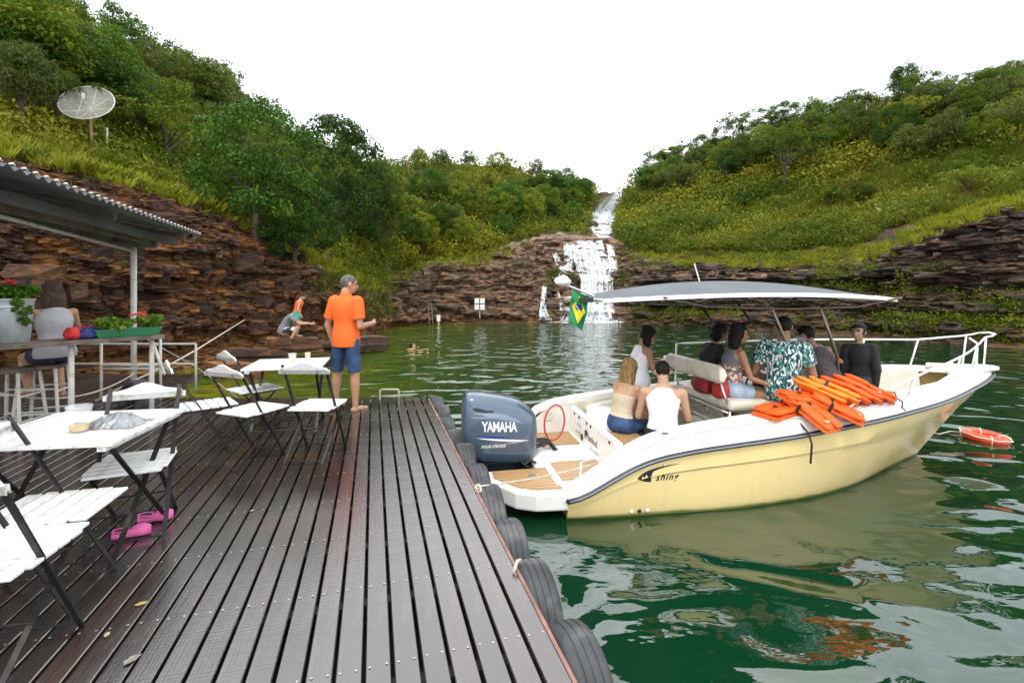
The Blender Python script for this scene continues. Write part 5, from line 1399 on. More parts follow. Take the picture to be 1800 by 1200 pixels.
# ---- bow rail
rl = sub('bow_rail', boat)
def railz(x): return float(np.interp(x, [2.9, 3.3, 4.2, 5.2, 5.8, 6.38], [.95, 1.05, 1.28, 1.42, 1.52, 1.60]))
for s_ in (-1, 1):
    pts = []
    x0 = 3.0 if s_ == -1 else 2.2
    for x in np.linspace(x0, 6.08, 26):
        b = max(smoothb(min(x, 6.2))-.07, .12); zz = railz(x) if s_ == -1 else max(railz(x), 1.36+.02*x)
        if s_ == -1 and x < 3.2: zz = rz_(x)+.15+(x-3.0)*.5
        pts.append(Vector((x, s_*b, zz)))
    if s_ == 1: pts = [Vector((x0-.02, pts[0].y, rz_(x0)+.12))]+pts
    pts.append(Vector((6.16, s_*.10, 1.58)))
    MB().tube(pts, .0125, 8).build('rail', M_RAILW, rl, smooth=True)
    for x, dx in ((3.95, -.12), (4.9, -.12), (5.5, -.12), (5.98, -.05)):
        b = max(smoothb(x)-.07, .12); zz = railz(x+.0) if s_ == -1 else max(railz(x), 1.36+.02*x)
        MB().tube([(x, s_*b, zz), (x+dx, s_*min(b+.01, smoothb(x+dx)-.05), rz_(x+dx)+.11)], .0115, 8).build('stanchion', M_RAILW, rl, smooth=True)
MB().tube([(6.16, -.10, 1.58), (6.20, 0, 1.59), (6.16, .10, 1.58)], .0125, 8).build('rail', M_RAILW, rl, smooth=True)
MB().tube([(5.85, -.1, 1.13), (5.86, -.1, 1.35), (5.95, -.04, 1.45), (5.92, .04, 1.52)], .014, 8).build('anchor_arm', M_RAILW, rl, smooth=True)
MB().tube([(5.3, .1, 1.13), (5.4, .08, 1.17), (5.55, .05, 1.16), (5.7, .08, 1.17)], .022, 6).build('anchor', M_CREAM, rl, smooth=True)
# ---- flag
fl_p = bw(.40, -.55, 2.09); fe = thing('flag', 'green national flag with yellow diamond and blue disc hanging at the canopy stern', 'flag', fl_p, BA)
t = NT('flag_green'); t.col((.012, .20, .065)); t.set(Roughness=.7); M_FG = t.m
M_FY = simple('flag_yellow', (.75, .62, .02), .7); M_FB = simple('flag_blue', (.012, .03, .14), .7)
d0, d1 = Vector((-.23, 0, .085)), Vector((-.03, 0, .005))     # staff side
def fp_(u_, v_):   # u along staff, v down
    a = d1.lerp(d0, u_); dn = Vector((-.06*v_*(1-u_)-.03*v_*u_, 0, -.36*v_+.02*math.sin(3*v_)*u_))
    p = a+dn; p.y = .035*math.sin(5*u_+1.5*v_)*(.3+v_)+.02*math.sin(9*v_+u_*3); return p
MB().grid([[fp_(i/18, j/22) for j in range(23)] for i in range(19)]).build('cloth', M_FG, fe, smooth=True)
def fl_patch(name, pts, m_, of):
    b_ = bmesh.new(); vs_ = [b_.verts.new((u_, v_, 0)) for u_, v_ in pts]; b_.faces.new(vs_); bmesh.ops.triangulate(b_, faces=b_.faces); bmesh.ops.subdivide_edges(b_, edges=b_.edges, cuts=5)
    for v_ in b_.verts: q = fp_(v_.co.x, v_.co.y); v_.co = q+Vector((0, of, 0))
    me = bpy.data.meshes.new(name); b_.to_mesh(me); b_.free(); me.materials.append(m_); link(name, me, None, fe)
for sg in (-1, 1):
    fl_patch('diamond', [(.5, .10), (.90, .5), (.5, .90), (.10, .5)], M_FY, sg*.004)
    fl_patch('disc', [(.5+.20*math.cos(q), .5+.155*math.sin(q)) for q in [2*PI*k/24 for k in range(24)]], M_FB, sg*.007)
    fl_patch('band', [(.5+.20*math.cos(q)*.98, .5+.155*math.sin(q)*.98) for q in (2.7, 2.4)]+[(.5+.20*math.cos(q)*.98, .5+.155*math.sin(q)*.98) for q in (-.2, -.5)], M_WLET, sg*.009)
MB().tube([d1+Vector((.05, 0, 0)), d0+Vector((-.10, 0, .06))], .011, 8).build('staff', M_CHROME, fe)
o = lump((0, 0, .05), (.075, .06, .055), 7, .35).build('wrapped_top', M_WHITE, fe, smooth=True); o.location = d0+Vector((-.09, 0, .03))

# ---- life jackets heaped on the side deck
M_JKT = simple('orange_life_jacket', (.82, .115, .008), .62, 0, .10, 9, bump=.006, bscale=14); M_JKT2 = simple('amber_life_jacket', (.85, .25, .015), .62, 0, .1, 9, bump=.006, bscale=14)
M_STRAP = simple('black_strap', (.012, .012, .014), .6)
def pad(c_, L_, W_, T_, taper=0.0, seed=0):
    """a stuffed foam panel: flat, square cornered, a little uneven"""
    mb = MB(); rings = []
    for i in range(15):
        u_ = -1+2*i/14; s_ = 1 if abs(u_) < .86 else max(.16, math.sqrt(max(0, 1-((abs(u_)-.86)/.14)**2)))
        ring = []
        for k in range(24):
            q = 2*PI*k/24; cq, sq = math.cos(q), math.sin(q)
            x = W_/2*math.copysign(abs(cq)**.42, cq)*(1-taper*max(u_, 0))*(.94+.06*s_); z = T_/2*math.copysign(abs(sq)**.62, sq)*s_*(1-.35*math.exp(-((u_)/.06)**2))
            w_ = noise.noise(Vector((x*7+seed, u_*2.2, seed*3.1)))
            ring.append(Vector(c_)+Vector((x+.010*w_, u_*L_/2, z+.012*w_+.010*math.sin(u_*2.2+seed))))
        rings.append(ring)
    return mb.rings(rings)
JN = [0]
def jacket(x, y, z, yaw, slope, tilt, label, m_=None):
    JN[0] += 1; sd_ = JN[0]
    m_ = m_ or M_JKT; p_ = bw(x, y, z); e = thing('life_jacket', label, 'life jacket', p_, 0, 'orange life jackets heaped on the boat side')
    e.rotation_euler = (Matrix.Rotation(BA+yaw, 3, 'Z') @ Matrix.Rotation(slope, 3, 'X') @ Matrix.Rotation(tilt, 3, 'Y')).to_euler()
    pad((0, 0, -.028), .52, .29, .045, .12, sd_).build('back_panel', m_, e, smooth='auto')
    pad((-.074, .01, .020), .49, .135, .050, .25, sd_+.5).build('front_panel', m_, e, smooth='auto')
    pad((.074, .01, .020), .49, .135, .050, .25, sd_+.8).build('front_panel', m_, e, smooth='auto')
    mb = MB()
    for y_ in ((-.06,) if sd_ in (2, 3, 6) else ()): mb.bar((-.150, y_, .048), (.150, y_, .048), .016, .004).bar((-.152, y_, .048), (-.152, y_, -.04), .004, .028, (0, 1, 0)).bar((.152, y_, .048), (.152, y_, -.04), .004, .028, (0, 1, 0))
    if mb.v: mb.build('strap', M_STRAP, e)
    MB().box((.0, -.06, .053), (.045, .032, .010)).build('buckle', M_BLK, e, bevel=.003)
    MB().box((.07, .19, .047), (.07, .035, .003)).build('reflective_patch', simple('dull_patch', (.62, .30, .14), .6), e)
    return e
zc = lambda x: rz_(x)+.19
jacket(2.30, -.90, zc(2.3)+.02, -1.25, 0, .05, 'leftmost orange life jacket of the heap, lying flat by the patterned shirt')
jacket(2.56, -1.05, zc(2.5)+.02, -2.85, -.50, .0, 'orange life jacket sagging over the rub rail above the dangling black strap')
jacket(2.86, -1.03, zc(2.8)+.02, -2.25, -.42, .1, 'orange life jacket spread low to the right of the overhanging one')
jacket(2.62, -.86, zc(2.7)+.10, -1.45, -.05, .15, 'orange life jacket in the middle of the heap, above the overhanging one')
for k, (lb, m_) in enumerate((('amber life jacket first in the leaning row, lowest and leftmost of the row', M_JKT2), ('amber life jacket second in the leaning row', M_JKT2), ('orange life jacket third in the leaning row', M_JKT), ('orange life jacket fourth in the leaning row', M_JKT), ('orange life jacket at the bow end of the leaning row', M_JKT))):
    x = 2.84+.155*k; jacket(x, -.82, zc(x)+.12-.012*k, -2.42-.04*k, -.36, -.62+.06*k, lb, m_)
p0 = bw(2.42, -1.03, .80); 
o = MB().tube([Vector((-.1, .1, .06)), Vector((0, 0, .03)), Vector((.02, -.13, -.05)), Vector((.03, -.17, -.15)), Vector((.02, -.165, -.34))], .010, 6).build('loose_strap', M_STRAP, loc=p0); tag(o, 'long black strap dangling down the yellow hull below the life jackets', 'strap')
o = MB().tube([Vector((0, 0, .02)), Vector((.05, -.03, .05)), Vector((.03, -.08, .0)), Vector((.06, -.12, -.03)), Vector((.04, -.14, -.09)), Vector((.07, -.15, -.12))], .008, 6).build('loose_strap', M_STRAP, loc=bw(3.62, -.90, zc(3.6)-.02)); tag(o, 'short curled black strap at the bow end of the life jackets', 'strap')
M_RBAG = simple('red_patterned_bag', (.28, .015, .02), .7, 0, .5, 24, dirt=(.06, .01, .02), dscale=16)
for x, y, z, r__, lb in ((1.99, .02, 1.23, (.10, .24, .12), 'dark red bag lying on the boat seat behind the ivory backrest'), (2.00, -.34, 1.23, (.09, .12, .13), 'bright red bag under the near end of the ivory backrest')):
    o = lump((0, 0, r__[2]*.8), r__, x*9, .25).build('bag', M_RBAG if y > 0 else simple('bright_red_bag', (.5, .03, .02), .6, 0, .4, 14, dirt=(.2, .01, .01), dscale=12), smooth=True); o.location = bw(x, y, z-.3); tag(o, lb, 'bag')
MB().box((1.66, -.08, .34), (.34, .9, .08)).build('rear_seat', M_VINYL, boat, bevel=.02)
# ================================================================== people
SKIN = {}
def skin(c):
    if c not in SKIN:
        t = NT('skin'); n = t.noise(t.obj, 9, 4); t.col(t.ramp(n, [(.3, tuple(x*.86 for x in c)), (.7, c)])); t.set(Roughness=.5, Specular_IOR_Level=.4, Subsurface_Weight=.06); t.b.inputs['Subsurface Radius'].default_value = (.02, .008, .004); SKIN[c] = t.m
    return SKIN[c]
def hair_mat(name, c, hi):
    t = NT(name); n = t.noise(t.obj, 3, 5, .6, (22, 22, 1.2), 1.0); t.col(t.ramp(n, [(.35, c), (.7, hi)])); t.set(Roughness=.55, Specular_IOR_Level=.18); t.bump(n, .8, .012); return t.m
H_BLACK = hair_mat('black_hair', (.006, .005, .005), (.022, .017, .014)); H_BLOND = hair_mat('blond_hair', (.12, .06, .02), (.50, .32, .13)); H_GREY = hair_mat('grey_stubble', (.07, .058, .05), (.20, .18, .165)); H_BROWN = hair_mat('brown_hair', (.03, .018, .012), (.11, .07, .045))
def remesh(mb, vox, name, mat, parent, sm=2, noise_amp=0.0, nsc=6):
    me = mb.mesh(name, None, True); o = bpy.data.objects.new('tmp', me); C.objects.link(o)
    m = o.modifiers.new('r', 'REMESH'); m.mode = 'VOXEL'; m.voxel_size = vox; m.use_smooth_shade = True
    if sm: s_ = o.modifiers.new('s', 'SMOOTH'); s_.iterations = sm; s_.factor = .5
    dg = bpy.context.evaluated_depsgraph_get(); me2 = bpy.data.meshes.new_from_object(o.evaluated_get(dg)); bpy.data.objects.remove(o); bpy.data.meshes.remove(me)
    me2.name = name; me2.materials.clear(); me2.materials.append(mat); me2.polygons.foreach_set('use_smooth', [True]*len(me2.polygons))
    if noise_amp:
        n = len(me2.vertices); co = np.empty(n*3, np.float32); me2.vertices.foreach_get('co', co); co = co.reshape(-1, 3); nn = np.empty(n*3, np.float32); me2.vertices.foreach_get('normal', nn); nn = nn.reshape(-1, 3)
        f_ = fbm(co[:, 0]*nsc+9, co[:, 1]*nsc, co[:, 2]*nsc*.55+np.sin(co[:, 0]*9)*.5, 3)-.45; co = co+nn*(f_*noise_amp*2)[:, None]
        me2.vertices.foreach_set('co', co.astype(np.float32).ravel()); me2.update()
    return link(name, me2, None, parent)
def cap(mb, a, b, ra, rb, n=12, bulge=None):
    """tapered limb with rounded ends"""
    a, b = Vector(a), Vector(b); t_ = (b-a); L_ = t_.length; t_.normalize()
    u_ = t_.orthogonal().normalized(); w_ = t_.cross(u_); rings = []
    prof = [(-ra*.95, ra*.3), (-ra*.7, ra*.72), (-ra*.35, ra*.94), (0, ra)]
    if bulge: prof += [(L_*.3, bulge), (L_*.6, (bulge+rb)/2)]
    prof += [(L_, rb), (L_+rb*.35, rb*.94), (L_+rb*.7, rb*.72), (L_+rb*.95, rb*.3)]
    for d_, r_ in prof: rings.append([a+t_*d_+(u_*math.cos(q)+w_*math.sin(q))*r_ for q in [2*PI*k/n for k in range(n)]])
    mb.rings(rings)
def flatcap(mb, a, b, ra, rb, n=16):
    a, b = Vector(a), Vector(b); t_ = (b-a).normalized(); u_ = t_.orthogonal().normalized(); w_ = t_.cross(u_)
    mb.rings([[p+(u_*math.cos(q)+w_*math.sin(q))*r_ for q in [2*PI*k/n for k in range(n)]] for p, r_ in ((a-t_*ra*.95, ra*.3), (a-t_*ra*.7, ra*.72), (a-t_*ra*.35, ra*.94), (a, ra), (b, rb))])
TR = [(-.048, .060, .050), (-.03, .088, .064), (.00, .098, .070), (.04, .094, .066), (.08, .082, .058), (.12, .080, .056), (.17, .090, .064), (.215, .101, .066), (.25, .106, .058), (.275, .090, .048), (.292, .055, .038), (.305, .034, .033), (.345, .031, .032)]
TRF = [(-.048, .062, .052), (-.03, .092, .068), (.00, .102, .074), (.04, .094, .066), (.08, .074, .054), (.12, .072, .052), (.17, .083, .066), (.205, .090, .070), (.245, .092, .054), (.27, .078, .045), (.29, .048, .034), (.302, .028, .028), (.345, .026, .028)]
def person(label, H, pelvis, yaw, lean=0.0, bend=0.0, side=0.0, head=(0, 0), arms=None, legs=None, sk=(.42, .24, .15), fem=False, top=None, bottom=None, hair=('short', None), hand=('curl', 'curl'), vox=.0095, shoes=None, width=1.0, twist=0.0, group=None, phone=False, hat=None):
    e = thing('person', label, 'person', pelvis, yaw, group)
    TRr = TRF if fem else TR; SKm = skin(sk)
    def spine(h_, v):          # v offset (x,y) at torso height h_ (in H units) -> local point
        f = max(0, min(1, h_/.25)); ang = lean*(.35+.65*f) if h_ > 0 else lean*.35
        a2 = side*f; p = Vector((v[0], v[1], h_*H)); p = Matrix.Rotation(twist*f, 3, 'Z') @ p
        p = Matrix.Rotation(-ang, 3, 'X') @ p; p = Matrix.Rotation(a2, 3, 'Y') @ p
        return p
    def torso(mb, h0, h1, inf, topk=1.0, wk=1.0, n=24):
        rows = []; hs = [h for h, _, _ in TRr]; hh = sorted(set([h0]+[h for h in hs if h0 < h < h1]+[h1]))
        for h in hh:
            rx = float(np.interp(h, hs, [q[1] for q in TRr]))*H*width+inf; ry = float(np.interp(h, hs, [q[2] for q in TRr]))*H*width+inf
            if wk != 1.0 and h < .12: rx = max(rx, .085*H*wk); ry = max(ry, .062*H*wk)
            if hs is not None and h0 < .0 and inf > .011 and h < .03: rx = max(rx, .1*H*width+inf-.004); ry = max(ry, .070*H*width+inf)
            if topk != 1.0 and h > .2: rx = rx*float(np.interp(h, [.2, .235, .255, .275, .292], [1, .95, .84, .78, .74]))+(.0 if h < .27 else .006)
            rows.append([spine(h, (rx*math.copysign(abs(math.cos(q))**.85, math.cos(q)), ry*math.sin(q))) for q in [2*PI*k/n for k in range(n)]])
        mb.rings(rows)
    SH = [spine(.258, (s_*(.098 if fem else .112)*H*width, 0)) for s_ in (-1, 1)]
    HP = [Vector((s_*.050*H, 0, -.01*H)) for s_ in (-1, 1)]
    arms = arms or [((-.2, 0, -1), (-.05, .2, -1)), ((.2, 0, -1), (.05, .2, -1))]
    legs = legs or [((-.06, .02, -1), (0, -.03, -1)), ((.06, .02, -1), (0, -.03, -1))]
    AT = [] ; LT = []
    for i in (0, 1):
        u_, f_ = Vector(arms[i][0]).normalized(), Vector(arms[i][1]).normalized(); el = SH[i]+u_*.175*H; wr = el+f_*.148*H; AT.append((SH[i], el, wr, f_))
        u_, f_ = Vector(legs[i][0]).normalized(), Vector(legs[i][1]).normalized(); kn_ = HP[i]+u_*.240*H; an = kn_+f_*.235*H; LT.append((HP[i], kn_, an, f_))
    mb = MB(); torso(mb, -.048, .345, 0)
    k_ = .86 if fem else 1.0
    for i in (0, 1):
        s, el, wr, f_ = AT[i]; cap(mb, s, el, .031*H*k_, .022*H*k_, bulge=.027*H*k_); cap(mb, el, wr, .0225*H*k_, .0150*H*k_, bulge=.0225*H*k_)
        cap(mb, s.lerp(spine(.25, (0, 0)), .35), s, .028*H*k_, .031*H*k_)
        # hand: palm, four fingers and a thumb
        d_ = f_; inward = (spine(.12, (0, 0))-wr); n_ = (inward-d_*inward.dot(d_)); n_ = n_.normalized() if n_.length > 1e-3 else Vector((0, 0, 1)); sd_ = d_.cross(n_)*(1 if i == 0 else -1)
        if sd_.dot(Vector((0, 1, 0))) < 0: sd_ = -sd_
        hl = .040*H; cap(mb, wr, wr+d_*hl, .0165*H*k_, .0150*H*k_)
        for q, w_ in enumerate((-.95, -.32, .32, .95)):
            b0 = wr+d_*hl*1.05+sd_*w_*.0145*H; L1 = (.021, .025, .026, .023)[q]*H; cu = 1.25 if hand[i] == 'curl' else .35
            d1_ = (d_*math.cos(cu*.45)+n_*math.sin(cu*.45)+sd_*w_*.08); d2_ = (d_*math.cos(cu)+n_*math.sin(cu)); m1 = b0+d1_*L1; cap(mb, b0-d_*.01*H, m1, .0058*H, .0054*H, 8); cap(mb, m1, m1+d2_*L1*.8, .0054*H, .0046*H, 8)
        b0 = wr+d_*hl*.3+sd_*.014*H; m1 = b0+(d_*.7+sd_*.6+n_*.3).normalized()*.026*H; cap(mb, b0, m1, .0072*H, .0062*H, 8); cap(mb, m1, m1+(d_*.85+n_*.45)*.02*H, .0062*H, .005*H, 8)
        h_, kn_, an, f_ = LT[i]; cap(mb, h_, kn_, .050*H, .032*H, bulge=.047*H); cap(mb, kn_, an, .031*H, .0195*H, bulge=.034*H)
        fw = Vector((0, 1, 0)); fw = (fw-f_*fw.dot(f_)); fw = fw.normalized() if fw.length > .25 else Vector((0, 0, 1)); fw.x += (-.15 if i == 0 else .15)
        if abs(f_.z) > .8: fw.z = 0; fw.normalize()
        hz = an+f_*.020*H; cap(mb, hz-fw*.018*H, hz+fw*.06*H, .020*H, .019*H); cap(mb, hz+fw*.05*H+f_*.004*H, hz+fw*.105*H+f_*.006*H, .019*H, .012*H)
    # neck and head
    nb = spine(.30, (0, 0)); up = (spine(.345, (0, 0))-spine(.28, (0, 0))).normalized()
    hy, hp = head; Rh = Matrix.Rotation(hy, 3, 'Z') @ Matrix.Rotation(-hp, 3, 'X')
    hc = nb+up*.022*H+Vector((0, .006*H, 0))+Rh @ Vector((0, .012*H, .068*H))
    cap(mb, nb-up*.02*H, hc-Rh @ Vector((0, .012*H, .03*H)), .034*H*k_, .031*H*k_)
    def hl_(x, y, z): return hc+Rh @ Vector((x*H, y*H, z*H))
    mb.ell(hc+Rh @ Vector((0, -.006*H, .010*H)), (.0455*H, .056*H, .053*H), 20, 14, Rh)
    mb.ell(hl_(0, .010, -.022), (.037*H, .044*H, .045*H), 18, 12, Rh)
    mb.ell(hl_(0, .026, -.052), (.022*H, .022*H, .016*H), 12, 8, Rh)
    cap(mb, hl_(0, .050, .004), hl_(0, .062, -.020), .0065*H, .0095*H, 8)
    mb.ell(hl_(0, .048, -.038), (.014*H, .010*H, .008*H), 10, 6, Rh)
    for s_ in (-1, 1): mb.ell(hl_(s_*.047, -.004, -.008), (.006*H, .014*H, .019*H), 10, 8, Rh); mb.ell(hl_(s_*.017, .044, .010), (.015*H, .010*H, .007*H), 10, 6, Rh)
    remesh(mb, vox, 'body', SKm, e, 2)
    EY = simple('eye_dark', (.02, .014, .01), .15); LIP = simple('lips', (.30, .10, .08), .45)
    for s_ in (-1, 1):
        m_ = MB(); m_.ell(hl_(s_*.018, .0515, .002), (.0075*H, .0045*H, .0042*H), 8, 6, Rh); m_.build('eye', EY, e, smooth=True)
        m_ = MB(); m_.tube([hl_(s_*.008, .0555, .0135), hl_(s_*.019, .0555, .0165), hl_(s_*.030, .049, .013)], .0022*H, 5); m_.build('eyebrow', H_BLACK, e)
    m_ = MB(); m_.ell(hl_(0, .0565, -.0375), (.0125*H, .0035*H, .0040*H), 10, 6, Rh); m_.build('mouth', LIP, e, smooth=True)
    # clothes
    if top:
        kind, mt = top[0], top[1]; hem = top[2] if len(top) > 2 else -.015; loose = top[3] if len(top) > 3 else .012
        m_ = MB()
        if kind in ('shirt', 'polo', 'long'):
            torso(m_, hem, .296, loose, wk=1.05)
            for i in (0, 1):
                s, el, wr, f_ = AT[i]; fr = {'shirt': .62, 'polo': .72, 'long': 1.0}[kind]
                flatcap(m_, s.lerp(spine(.25, (0, 0)), .08), s.lerp(el, fr), .035*H+loose, .031*H+loose*.9)
                flatcap(m_, s.lerp(spine(.25, (0, 0)), .45), s, .032*H+loose, .035*H+loose)
                if kind == 'long': cap(m_, el, wr, .029*H, .022*H)
            if kind == 'polo': flatcap(m_, spine(.285, (0, 0)), spine(.318, (0, .004*H)), .046*H, .040*H)
            remesh(m_, .0095, 'shirt', mt, e, 2, .010)
        elif kind == 'tank':
            torso(m_, hem, .286, loose*.75, topk=.9)
            remesh(m_, .0085, 'tank_top', mt, e, 2, .008)
        elif kind == 'cami':
            torso(m_, hem, .205, loose*.7); remesh(m_, .0085, 'camisole', mt, e, 2, .007)
            for s_ in (-1, 1): MB().tube([spine(.20, (s_*.045*H, -.062*H)), spine(.25, (s_*.052*H, -.058*H)), spine(.282, (s_*.055*H, 0)), spine(.25, (s_*.052*H, .060*H)), spine(.20, (s_*.045*H, .072*H))], .005, 5).build('strap', mt, e)
    if bottom:
        kind, mt = bottom[0], bottom[1]; fr = bottom[2] if len(bottom) > 2 else .8; m_ = MB(); torso(m_, -.052, .045 if not fem else .06, .011)
        for i in (0, 1):
            h_, kn_, an, f_ = LT[i]
            if kind == 'shorts': flatcap(m_, h_, h_.lerp(kn_, fr), .057*H, .054*H if fr < .6 else .046*H)
            else: flatcap(m_, h_, kn_, .056*H, .042*H); cap(m_, kn_, an.lerp(kn_, .08), .040*H, .032*H)
            if kind == 'shorts' and fr > 1: flatcap(m_, kn_, kn_.lerp(an, fr-1), .046*H, .045*H)
        remesh(m_, .0095, kind, mt, e, 2, .009)
    # hair
    hk, hm = hair
    if hk:
        m_ = MB(); th_ = .0015 if hk == 'short' else .009
        rows = []; nu, nv = 30, 18
        R3 = (.0455*H+th_, .056*H+th_, .053*H+th_); c_ = Vector((0, -.006*H, .010*H))
        vs, fs, idx = [], [], {}
        for j in range(nv+1):
            th = PI*j/nv
            for k in range(nu):
                q = 2*PI*k/nu; p = c_+Vector((R3[0]*math.sin(th)*math.cos(q), R3[1]*math.sin(th)*math.sin(q), R3[2]*math.cos(th)))
                p += (p-c_).normalized()*.004*noise.noise(p*45); idx[(j, k)] = len(vs); vs.append(p)
        def keep(p):
            y_, z_ = p.y/H+.010*noise.noise(p*70), p.z/H+.012*noise.noise(p*60+Vector((3, 3, 3)))
            if y_ > .020: return z_ > .034+(.0 if hk == 'short' else -.004)
            if hk == 'short': return z_ > (-.030 if y_ < -.02 else -.005)
            return z_ > -.045
        for j in range(nv):
            for k in range(nu):
                f_ = (idx[(j, k)], idx[(j+1, k)], idx[(j+1, (k+1) % nu)], idx[(j, (k+1) % nu)]); cc = sum((vs[i] for i in f_), Vector())/4
                if keep(cc): fs.append(f_)
        vs = [hc+Rh @ v for v in vs]; m_.add(vs, fs); o = m_.build('hair', hm, e, smooth=True); so = o.modifiers.new('t', 'SOLIDIFY'); so.thickness = .004 if hk == 'short' else .007; so.offset = -.6
        if hk in ('long', 'bun', 'bob'):
            ln = {'long': .19, 'bob': .09, 'bun': .02}[hk]; m2 = MB(); back = Rh @ Vector((0, -1, 0)); rt = Rh @ Vector((1, 0, 0)); dn = Vector((0, 0, -1)); rings = []
            for (f_, w_, t2, o_) in ((-.35, .036, .034, .016), (0, .058, .044, .018), (.25, .068, .042, .032), (.5, .068, .036, .038), (.75, .056, .028, .042), (1, .026, .014, .046)):
                cc = hc+dn*(f_*ln*H-.005*H)+back*(o_*H); yb = Vector((back.x, back.y, 0)).normalized()
                rings.append([cc+rt*(w_*H*math.cos(q))*(1+.1*noise.noise(Vector((f_*5, q, H*3))))+yb*(t2*H*math.sin(q)) for q in [2*PI*k/18 for k in range(18)]])
            m2.rings(rings); remesh(m2, .008, 'long_hair', hm, e, 3, .012, 14)
            if hk == 'bun': m3 = MB(); m3.ell(hl_(0, -.055, .045), (.024*H, .022*H, .022*H), 12, 8); m3.build('bun', hm, e, smooth=True)
    return e, AT, LT, hl_
# fabrics
M_ORANGE = simple('orange_polo', (.86, .135, .012), .75, 0, .05, 6, bump=.002, bscale=90)
t = NT('washed_denim'); n = t.noise(t.obj, 7, 5, .65); c = t.ramp(n, [(.35, (.012, .03, .085)), (.6, (.035, .08, .18)), (.78, (.16, .24, .36))]); t.col(c); t.set(Roughness=.8); M_DENIM = t.m
t = NT('pale_denim'); n = t.noise(t.obj, 9, 5, .65); t.col(t.ramp(n, [(.35, (.22, .30, .42)), (.7, (.50, .58, .68))])); t.set(Roughness=.8); M_DENIML = t.m
M_WVEST = simple('white_cotton', (.80, .80, .84), .8, 0, .03, 5); M_BEIGE = simple('beige_rib_knit', (.56, .47, .33), .8, 0, .1, 30, bump=.003, bscale=60)
M_GREYT = simple('grey_marl', (.17, .18, .20), .85, 0, .15, 20); M_BLKT = simple('black_cloth', (.014, .014, .016), .8, 0, .3, 8); M_LGREY = simple('light_grey_vest', (.42, .41, .43), .8, 0, .1, 10)
t = NT('leaf_print'); v = t.n('ShaderNodeTexVoronoi', feature='F1'); v.inputs['Scale'].default_value = 66; m3 = t.n('ShaderNodeMapping'); m3.inputs['Rotation'].default_value = (.4, .7, .5); m3.inputs['Scale'].default_value = (1, 1, .38); dn_ = t.noise(t.obj, 12, 2)
mm = t.n('ShaderNodeVectorMath', operation='ADD'); t.l(t.obj, mm.inputs[0]); sc3 = t.n('ShaderNodeVectorMath', operation='SCALE'); q_ = t.n('ShaderNodeTexNoise'); q_.inputs['Scale'].default_value = 14; t.l(t.obj, q_.inputs[0]); t.l(q_.outputs['Color'], sc3.inputs[0]); sc3.inputs['Scale'].default_value = .07; t.l(sc3.outputs[0], mm.inputs[1]); t.l(mm.outputs[0], m3.inputs[0]); t.l(m3.outputs[0], v.inputs['Vector'])
cs = t.n('ShaderNodeSeparateColor'); t.l(v.outputs['Color'], cs.inputs[0]); t.col(t.ramp(cs.outputs[0], [(0, (.008, .028, .035)), (.28, (.03, .22, .22)), (.45, (.62, .66, .64)), (.62, (.02, .10, .09)), (.78, (.70, .72, .72)), (.9, (.06, .34, .30))], 'CONSTANT')); t.set(Roughness=.75); M_HAWAII = t.m
t = NT('dark_floral'); v = t.n('ShaderNodeTexVoronoi'); v.inputs['Scale'].default_value = 34; t.l(t.obj, v.inputs['Vector']); t.col(t.ramp(v.outputs['Distance'], [(.2, (.035, .03, .035)), (.5, (.075, .06, .065))])); t.set(Roughness=.8); M_DFLOR = t.m
t = NT('grey_red_vest'); v = t.n('ShaderNodeTexVoronoi'); v.inputs['Scale'].default_value = 38; t.l(t.obj, v.inputs['Vector']); sx = t.n('ShaderNodeSeparateXYZ'); t.l(t.obj, sx.inputs[0]); cs = t.n('ShaderNodeSeparateColor'); t.l(v.outputs['Color'], cs.inputs[0])
pat = t.ramp(cs.outputs[0], [(0, (.75, .70, .66)), (.4, (.62, .12, .05)), (.7, (.16, .17, .19))], 'CONSTANT'); t.col(t.mix(t.ramp(sx.outputs['Z'], [(.26, 1.0), (.30, 0.0)]), (.13, .14, .16), pat)); t.set(Roughness=.8); M_GRV = t.m
t = NT('striped_shorts'); w_ = t.n('ShaderNodeTexWave'); w_.inputs['Scale'].default_value = 1.6; w_.inputs['Distortion'].default_value = 2; t.l(t.obj, w_.inputs[0]); t.col(t.ramp(w_.outputs['Fac'], [(.2, (.03, .03, .04)), (.4, (.8, .8, .8))])); t.set(Roughness=.7); M_STR = t.m
M_TEAL = simple('teal_cloth', (.03, .45, .34), .7, 0, .15, 8); M_NAVY = simple('navy_shorts', (.02, .028, .07), .8)
t = NT('floral_shorts'); v = t.n('ShaderNodeTexVoronoi'); v.inputs['Scale'].default_value = 26; t.l(t.obj, v.inputs['Vector']); cs = t.n('ShaderNodeSeparateColor'); t.l(v.outputs['Color'], cs.inputs[0]); t.col(t.ramp(cs.outputs[0], [(0, (.55, .50, .50)), (.5, (.30, .09, .08)), (.75, (.14, .15, .16))], 'CONSTANT')); t.set(Roughness=.8); M_FSH = t.m

# --- man in orange on the deck
mp_ = G(622, 722); H = 1.83
person('man with grey hair in orange polo shirt and denim shorts standing barefoot on the deck', H, Vector((mp_.x-.12, mp_.y+.06, .53*H-.030)), R_(-22), lean=-.02, head=(-.62, .12),
       arms=[((-.30, -.05, -1), (.05, .35, -1)), ((.16, -.05, -1), (-.12, 1, .10))], legs=[((-.16, .02, -1), (-.04, -.03, -1)), ((.10, .02, -1), (.03, -.02, -1))],
       sk=(.50, .27, .16), top=('polo', M_ORANGE, -.06, .024), bottom=('shorts', M_DENIM, .95), hair=('short', H_GREY), vox=.008, width=.95)
